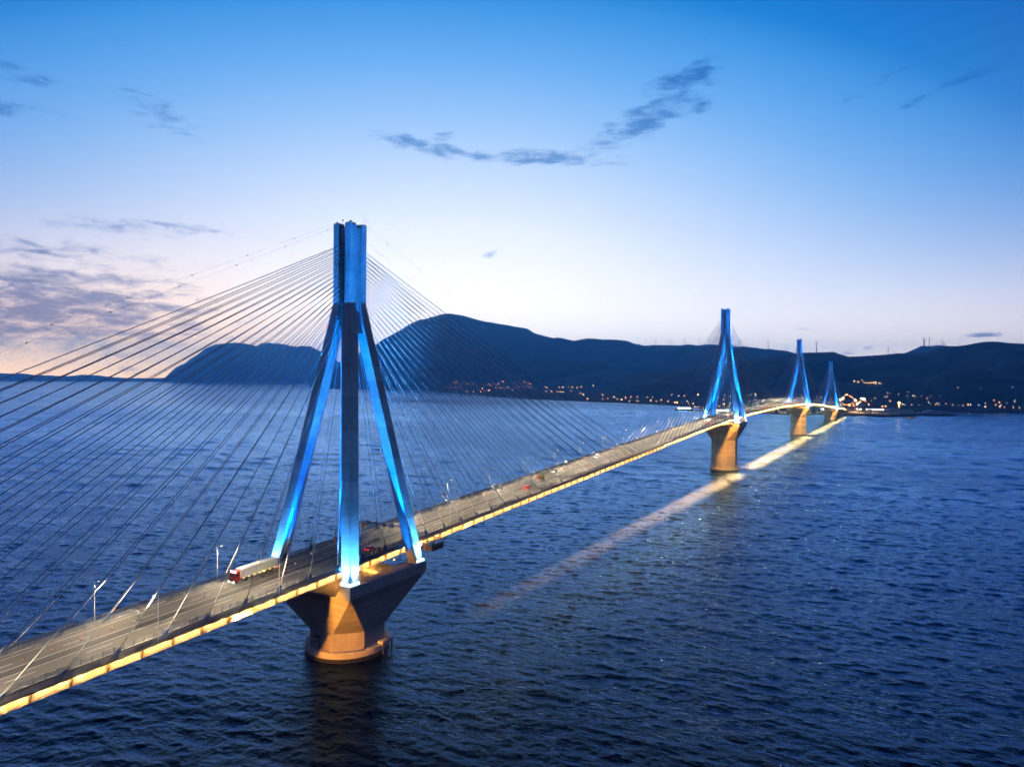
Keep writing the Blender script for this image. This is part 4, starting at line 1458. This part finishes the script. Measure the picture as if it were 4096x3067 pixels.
V4 = [(432, 18), (490, 35), (575, 40), (605, 48), (640, 45), (668, 50), (690, 42), (715, 45), (745, 32), (748, 60), (797, 50), (822, 58), (545, 10)]
for p in V4:
    shore_lamp(*zr(*p), "warm", "tiny warm lamp of the hill village above the farthest pylon", "hill village lights", 0.55)
V5 = [(925, 190), (960, 198), (1083, 208), (1225, 178), (1208, 242), (1298, 236), (1338, 240), (1425, 235), (1555, 232), (1703, 230), (1508, 268), (887, 255), (920, 253), (1525, 326), (1555, 350), (1655, 354), (1680, 355), (1785, 362), (1635, 380),
      (1685, 380), (1880, 380), (1975, 380), (2035, 388), (2110, 370), (2150, 376), (1142, 378), (1178, 385), (1278, 384), (1388, 382), (960, 315), (1963, 110), (655, 275), (722, 275), (748, 278)]
for i, p in enumerate(V5):
    shore_lamp(*zr(*p), ("warm", "cool", "pink", "warm", "cool")[i % 5], "small pale lamp on the dark shore right of the farthest pylon", "shore lights right of the farthest pylon", 0.42)
z7r = lambda x, y: (3300 + x * 0.3623, 1250 + y * 0.3623)
V6 = [(1770, 1005), (1765, 1045), (1775, 1045), (1885, 1025), (1925, 993), (1945, 1028), (1930, 1045), (1980, 1050), (2010, 1003), (2080, 1050), (2080, 1060), (2095, 965), (2095, 985), (2148, 1055), (1700, 1028), (1605, 1025), (1865, 972), (2070, 825), (1720, 826)]
for i, p in enumerate(V6):
    shore_lamp(*z7r(*p), ("warm", "sodium", "cool")[i % 3], "small lamp of the lit hamlet at the right edge of the view", "hamlet lights at the right edge", 0.42)

# toll plaza and approach road beyond the farthest pylon, lit by tall masts
Z0G = 3.0


def slab(name, pts, z, mat, kind="structure"):
    n = len(pts)
    o = MB().add([(x, y, z - drop(x, y)) for x, y in pts] + [(x, y, z - 3 - drop(x, y)) for x, y in pts],
                 [tuple(range(n))] + [(i, n + i, n + (i + 1) % n, (i + 1) % n) for i in range(n)])
    return tag(o.obj(name, M[mat]), kind=kind)


slab("toll_plaza", [(-60, 1968), (120, 1968), (190, 2080), (170, 2420), (20, 2520), (-60, 2420)], 6.6, "ground")
qa, qb, qc, qd = sea_point(3480, 1656), sea_point(3680, 1657), sea_point(3700, 1652), sea_point(3480, 1650)
slab("quay", [tuple(q[:2]) for q in (qa, qb, qc, qd)], 2.4, "ground")


def road_ribbon(name, pts, w, mat, thick=0.6):
    rings = []
    P = [np.array(p, float) for p in pts]
    for i, p in enumerate(P):
        t = P[min(i + 1, len(P) - 1)] - P[max(i - 1, 0)]
        nn = np.array([t[1], -t[0], 0]) / np.hypot(t[0], t[1])
        rings.append([p - nn * w, p + nn * w, p + nn * w - (0, 0, thick), p - nn * w - (0, 0, thick)])
    return tag(MB().loft([[tuple(q) for q in r[::-1]] for r in rings]).obj(name, M[mat]), kind="structure")


rp = [(0, Y1, zb(Y1) + ROAD), (2, 2050, 13.5), (10, 2160, 10.5), (30, 2330, 11), (20, 2520, 18), (-80, 2780, 30), (-260, 3100, 42), (-520, 3500, 48)]
road_ribbon("approach_road", rp, 9.0, "ground")
MASTS = [(3446, 1592, "left of the pair above the toll plaza"), (3457, 1594, "right of the pair above the toll plaza"), (3596, 1610, "alone on the quay left of the dark ferry"),
         (3361, 1598, "just right of the farthest pylon's foot"), (3372, 1592, "on the bend of the approach road"), (3420, 1600, "lower down the approach road"), (3430, 1613, "at the toll booths")]
mpole = MB().tube([(0, 0, 0), (0, 0, 30)], [0.45, 0.2], 8).mesh("mast", M["pole"], True)
mring = MB().loft([[(r * math.cos(2 * math.pi * k / 10), r * math.sin(2 * math.pi * k / 10), 29.3 + z) for k in range(10)] for r, z in ((1.2, 0), (1.9, 0.35), (1.9, 0.9), (0.8, 1.3))]).mesh("lamp_ring", M["mast_head"])
for (x, y, wh) in MASTS:
    D = 2250 if x < 3500 else 2080
    d = ray(x, y)
    p = CAM + d * D
    gz = 6.6 if x < 3500 else 2.4
    k = max(0.4, (p[2] - gz) / 29.6)
    t = thing("light_mast", "tall amber light mast " + wh, "light mast", (p[0], p[1], gz - drop(p[0], p[1])), group="light masts of the toll plaza and quay")
    inst("mast", mpole, t, None, None, (1, 1, k))
    inst("lamp_ring", mring, t, (0, 0, 29.6 * (k - 1)))
    spot("mast_light", t, (0, 0, 29.6 * k - 1.5), (0, 0, 0), 130000 if k > 0.7 else 80000, (1.0, 0.55, 0.2), 150, 0.5, 1.0)
for i, (x, y) in enumerate([(330, 222), (372, 245), (402, 262), (440, 290), (462, 302), (490, 315), (520, 335), (455, 355), (470, 368), (500, 352), (420, 372), (400, 350), (350, 372), (372, 378), (330, 378), (300, 372), (282, 376),
                            (440, 405), (480, 408), (410, 405), (360, 402), (530, 372), (545, 395), (600, 330), (640, 372), (650, 380), (690, 318), (300, 228), (265, 262), (230, 285), (560, 300), (515, 380), (845, 408), (895, 405), (960, 315)]):
    shore_lamp(*zr(x, y), ("warm", "sodium", "sodium")[i % 3], "amber lamp in the bright cluster of the toll plaza beyond the farthest pylon", "toll plaza lamps", 0.62)
# toll booths under a canopy
tb = thing("toll_canopy", "low toll canopy with a row of white lamps below the approach road", "toll canopy", (62, 2160, 6.6))
MB().box((0, 0, 6.2), (74, 12, 1.0)).obj("canopy", M["white"], tb)
for k in range(9):
    MB().box((-34 + 8.5 * k, 0, 2.85), (0.6, 0.6, 5.7)).obj("column", M["grey"], tb)
    MB().box((-30 + 8.5 * k, -6.1, 5.3), (2.2, 0.3, 0.7)).obj("canopy_lamp", M["head"], tb)
    MB().box((-34 + 8.5 * k, 0, 1.4), (1.6, 4.0, 2.6)).obj("booth", M["wall"], tb)


def house(x, y, z, w, d, h, rz, label, gr):
    t = thing("shore_house", label, "house", (x, y, z), (0, 0, rz), group=gr)
    MB().box((0, 0, h / 2), (w, d, h)).obj("wall", M["wall"], t)
    MB().hexa([(-w / 2 - 0.4, -d / 2 - 0.4, h), (w / 2 + 0.4, -d / 2 - 0.4, h), (w / 2 + 0.4, d / 2 + 0.4, h), (-w / 2 - 0.4, d / 2 + 0.4, h),
               (-w / 2 - 0.4, -0.2, h + d * 0.22), (w / 2 + 0.4, -0.2, h + d * 0.22), (w / 2 + 0.4, 0.2, h + d * 0.22), (-w / 2 - 0.4, 0.2, h + d * 0.22)]).obj("roof", M["roof"], t)
    for k in range(max(2, int(w / 3.5))):
        MB().box((-w / 2 + 1.8 + 3.4 * k, -d / 2 - 0.03, 1.9), (1.1, 0.1, 1.4)).obj("window", M["lit_window" if (k + int(w)) % 3 == 0 else "glass"], t)


hp = [(2762, 1622), (2795, 1628), (2815, 1632), (2850, 1634), (2905, 1638), (2945, 1640), (2985, 1644), (3030, 1648), (3085, 1650), (3130, 1652), (3230, 1654), (3515, 1640), (3545, 1646), (3565, 1643)]
for i, (x, y) in enumerate(hp):
    h = on_land(x, y)
    if h is None:
        continue
    p = h[0]
    house(p[0], p[1], ground_z(p[0], p[1]) - 0.3, rnd.uniform(14, 26), rnd.uniform(9, 13), rnd.uniform(4.5, 9), YAW + rnd.uniform(-0.4, 0.4),
          "pale house with tiled roof on the far shore, %s from the left" % ORD[i], "houses on the far shore")

# shore trees


def make_tree(seed):
    rg = np.random.default_rng(seed)
    t = thing("shore_tree", "tree", "tree")
    tr = MB().tube([(0, 0, -0.5), (0.1, 0, 2.2), (0.2, 0.1, 4.2)], [0.35, 0.26, 0.14], 7)
    for k in range(4):
        a = 1.6 * k
        tr.tube([(0.1, 0, 2.4 + 0.3 * k), (1.4 * math.cos(a), 1.4 * math.sin(a), 4.2 + 0.4 * k)], [0.14, 0.05], 5)
    tr.obj("trunk", M["bark"], t)
    cr = MB()
    cents = rg.normal(0, 1, (16, 3)) * (1.7, 1.7, 1.2) + (0, 0, 5.2)
    for c in cents:
        for q in range(46):
            v = rg.normal(0, 1, 3)
            v = v / np.linalg.norm(v) * rg.uniform(0.6, 1.15) + c
            a, b = rg.normal(0, 0.32, 3), rg.normal(0, 0.32, 3)
            cr.add([v, v + a, v + b], [(0, 1, 2)])
    cr.obj("crown", M["leaf"], t)
    return t


TP = [make_tree(s) for s in (1, 2)]
tree_px = [(3404, 1650), (3412, 1652), (3446, 1653), (3455, 1652), (3462, 1654), (3470, 1653), (3490, 1644), (3502, 1640), (3510, 1643), (3478, 1655), (3520, 1654), (3390, 1656), (3436, 1656), (3085, 1657), (3060, 1656), (3200, 1658), (1790, 1570), (1812, 1571)]
for i, (x, y) in enumerate(tree_px):
    h = on_land(x, y)
    if h is None:
        h = (sea_point(x, max(y, 1652)), 0)
    p = h[0]
    t = TP[i] if i < 2 else copy_tree(TP[i % 2])
    t.location = (p[0], p[1], max(ground_z(p[0], p[1]), 1.0))
    k = rnd.uniform(1.1, 2.2)
    t.scale = (k * rnd.uniform(0.9, 1.4), k * rnd.uniform(0.9, 1.3), k)
    t.rotation_euler = (0, 0, rnd.uniform(0, 6))
    tag(t, "dark bushy tree on the far shore, %s from the left" % (ORD[i] if i < 20 else "last"), "tree", "trees on the far shore")

# rock spit right of the farthest pylon
sp_pts = [(3560, 1659), (3600, 1663), (3630, 1667), (3665, 1671), (3640, 1674), (3622, 1673)]
t = thing("rock_spit", "low dark rock spit reaching into the water below the quay mast", "breakwater")
for i in range(len(sp_pts) - 1):
    for q in np.linspace(0, 1, 14):
        a, b = sea_point(*sp_pts[i]), sea_point(*sp_pts[i + 1])
        p = a + (b - a) * q + np.array([rnd.uniform(-3, 3), rnd.uniform(-3, 3), 0])
        rk_ = MB().sphere((0, 0, 0), 1, 7, 5)
        rk_.v = [(x * rnd.uniform(0.7, 1.25), y * rnd.uniform(0.7, 1.25), z * rnd.uniform(0.7, 1.2)) for x, y, z in rk_.v]
        o = rk_.obj("rock", M["rock"], t)
        o.location = (p[0], p[1], p[2] + 0.2)
        o.scale = (rnd.uniform(3, 5), rnd.uniform(3, 5), rnd.uniform(1.2, 2.2))


# ferries
def ferry(x, y, length, rz, label, lit, h=1.0):
    p = sea_point(x, y)
    t = thing("ferry", label, "ferry", (p[0], p[1], p[2]), (0, 0, rz))
    L = length
    hull = []
    for s, w, zt in ((-0.5, 0.75, 3.2), (-0.44, 1.0, 3.2), (0.30, 1.0, 3.2), (0.42, 0.7, 3.6), (0.5, 0.12, 4.2)):
        b = 7.5 * w
        hull.append([(s * L, -b * 0.8, -1.5), (s * L, b * 0.8, -1.5), (s * L, b, zt), (s * L, -b, zt)])
    MB().loft(hull).obj("hull", M["hull"], t)
    d1 = MB().box((-0.03 * L, 0, 5.0 * h), (0.80 * L, 13, 3.6 * h)).obj("car_deck", M["ship_white"], t)
    d2 = MB().box((-0.06 * L, 0, 8.2 * h), (0.62 * L, 12, 2.8 * h)).obj("saloon_deck", M["ship_white"], t)
    MB().hexa([(0.05 * L, -5, 9.6 * h), (0.20 * L, -5, 9.6 * h), (0.20 * L, 5, 9.6 * h), (0.05 * L, 5, 9.6 * h), (0.06 * L, -4.5, 12 * h), (0.17 * L, -4.5, 12 * h), (0.17 * L, 4.5, 12 * h), (0.06 * L, 4.5, 12 * h)]).obj("bridge_house", M["ship_white"], t)
    MB().box((-0.2 * L, 0, 11 * h), (4, 3, 3.2 * h)).obj("funnel", M["hull"], t)
    MB().tube([(0.1 * L, 0, 12 * h), (0.1 * L, 0, 16.5 * h)], 0.15, 5).obj("mast", M["grey"], t)
    n = int(L / 5.5)
    for k in range(n):
        xx = -0.36 * L + 0.62 * L * k / max(1, n - 1)
        for s in (1, -1):
            MB().box((xx, s * 6.05, 8.2 * h), (2.0, 0.1, 1.2)).obj("window", M["ship_window" if lit else "glass"], d2)
            if lit:
                MB().box((xx, s * 6.55, 5.2 * h), (2.2, 0.1, 1.4)).obj("opening", M["ship_window"], d1)
            else:
                MB().box((xx, s * 6.53, 5.2 * h), (2.2, 0.1, 1.0)).obj("opening", M["glass"], d1)


ferry(2738, 1640, 62, YAW + R(4), "brightly lit white ferry at the jetty left of the second pylon", True)
ferry(2888, 1650, 58, YAW - R(6), "ferry moored behind the second pylon's legs", True)
ferry(3738, 1661, 128, YAW + R(178), "long dark ferry moored off the quay at right", False, 1.25)
qa = sea_point(2765, 1643)
o = MB().box((0, 0, 0.6), (90, 9, 2.4)).obj("jetty", M["ground"], None, loc=(qa[0] + 30, qa[1] + 20, 0))
o.rotation_euler = (0, 0, YAW)
tag(o, "low jetty beside the lit ferry left of the second pylon", "jetty")

# wind turbines on the ridges
tower = MB().tube([(0, 0, 0), (0, 0, 60)], [2.6, 1.6], 8).mesh("tower", M["turbine"], True)
nac = MB().box((0, 0.8, 61), (3, 7, 3.2)).mesh("nacelle", M["turbine"])
bld = MB().loft([[(w, -3.2, z), (0, -2.8, z), (-w * 0.4, -3.2, z), (0, -3.5, z)] for w, z in ((0.7, 0), (1.5, 6), (0.9, 18), (0.25, 30))]).mesh("blade", M["turbine"])
TUR = [(2623, 1384, 22, "first"), (2682, 1384, 22, "second"), (2739, 1381, 22, "third"), (2797, 1382, 22, "fourth"), (2836, 1378, 24, "fifth"), (2957, 1388, 26, "sixth"), (3073, 1398, 28, "seventh"), (3145, 1408, 20, "eighth"), (3266, 1409, 34, "ninth"),
       (3694, 1383, 24, "tenth"), (3698, 1383, 20, "eleventh"), (3717, 1384, 27, "twelfth"), (3746, 1381, 12, "thirteenth"), (3764, 1381, 14, "fourteenth"), (3771, 1382, 19, "fifteenth"), (3780, 1383, 10, "sixteenth")]
for i, (x, y, hpx, od) in enumerate(TUR):
    h = on_land(x, y + 3)
    if h is None:
        h = on_land(x, y + 6)
    if h is None:
        continue
    p, D = h
    k = (hpx + 3) * D / FPX / 62
    t = thing("wind_turbine", "%s wind turbine from the left along the skyline ridges" % od, "wind turbine", tuple(p), (0, 0, YAW), group="wind turbines on the ridges")
    t.scale = (k, k, k)
    inst("tower", tower, t)
    n_ = inst("nacelle", nac, t)
    a0 = rnd.uniform(0, 2)
    for b in range(3):
        inst("blade", bld, t, (0, 0, 61), (0, a0 + b * 2.0944, 0))
# lattice mast on the right ridge
h = on_land(3553, 1420)
if h is not None:
    t = thing("lattice_mast", "lattice power mast on the ridge left of the wind farm", "power mast", tuple(h[0]), (0, 0, YAW))
    lm = MB()
    for sx in (1, -1):
        for sy in (1, -1):
            lm.tube([(sx * 4, sy * 4, -2), (sx * 0.8, sy * 0.8, 40)], 0.35, 4)
    lm.obj("tower", M["grey"], t)
    for z in (26, 33, 39):
        MB().box((0, 0, z), (14, 0.8, 0.8)).obj("cross_arm", M["grey"], t)

# evening star
d = ray(697, 170)
t = MB().sphere((0, 0, 0), 26, 10, 8).obj("evening_star", M["star"], None, True, loc=tuple(CAM + d * 60000))
tag(t, "tiny bright evening star high in the left of the sky", "star")

# ------------------------------------------------------------------ haze: the evening air over the gulf
hz = MB().box((CAM[0], CAM[1], (1120 - 75) / 2), (44400, 44400, 1120 + 75)).obj("haze", None)
hm = bpy.data.materials.new("evening haze")
hm.use_nodes = True
nt = hm.node_tree
nt.nodes.clear()
pv = nt.nodes.new("ShaderNodeVolumePrincipled")
pv.inputs["Color"].default_value = (0.14, 0.52, 1.0, 1)
pv.inputs["Density"].default_value = 8.0e-5
pv.inputs["Anisotropy"].default_value = 0.6
mo = nt.nodes.new("ShaderNodeOutputMaterial")
nt.links.new(pv.outputs[0], mo.inputs["Volume"])
hz.data.materials.append(hm)
tag(hz, kind="stuff")
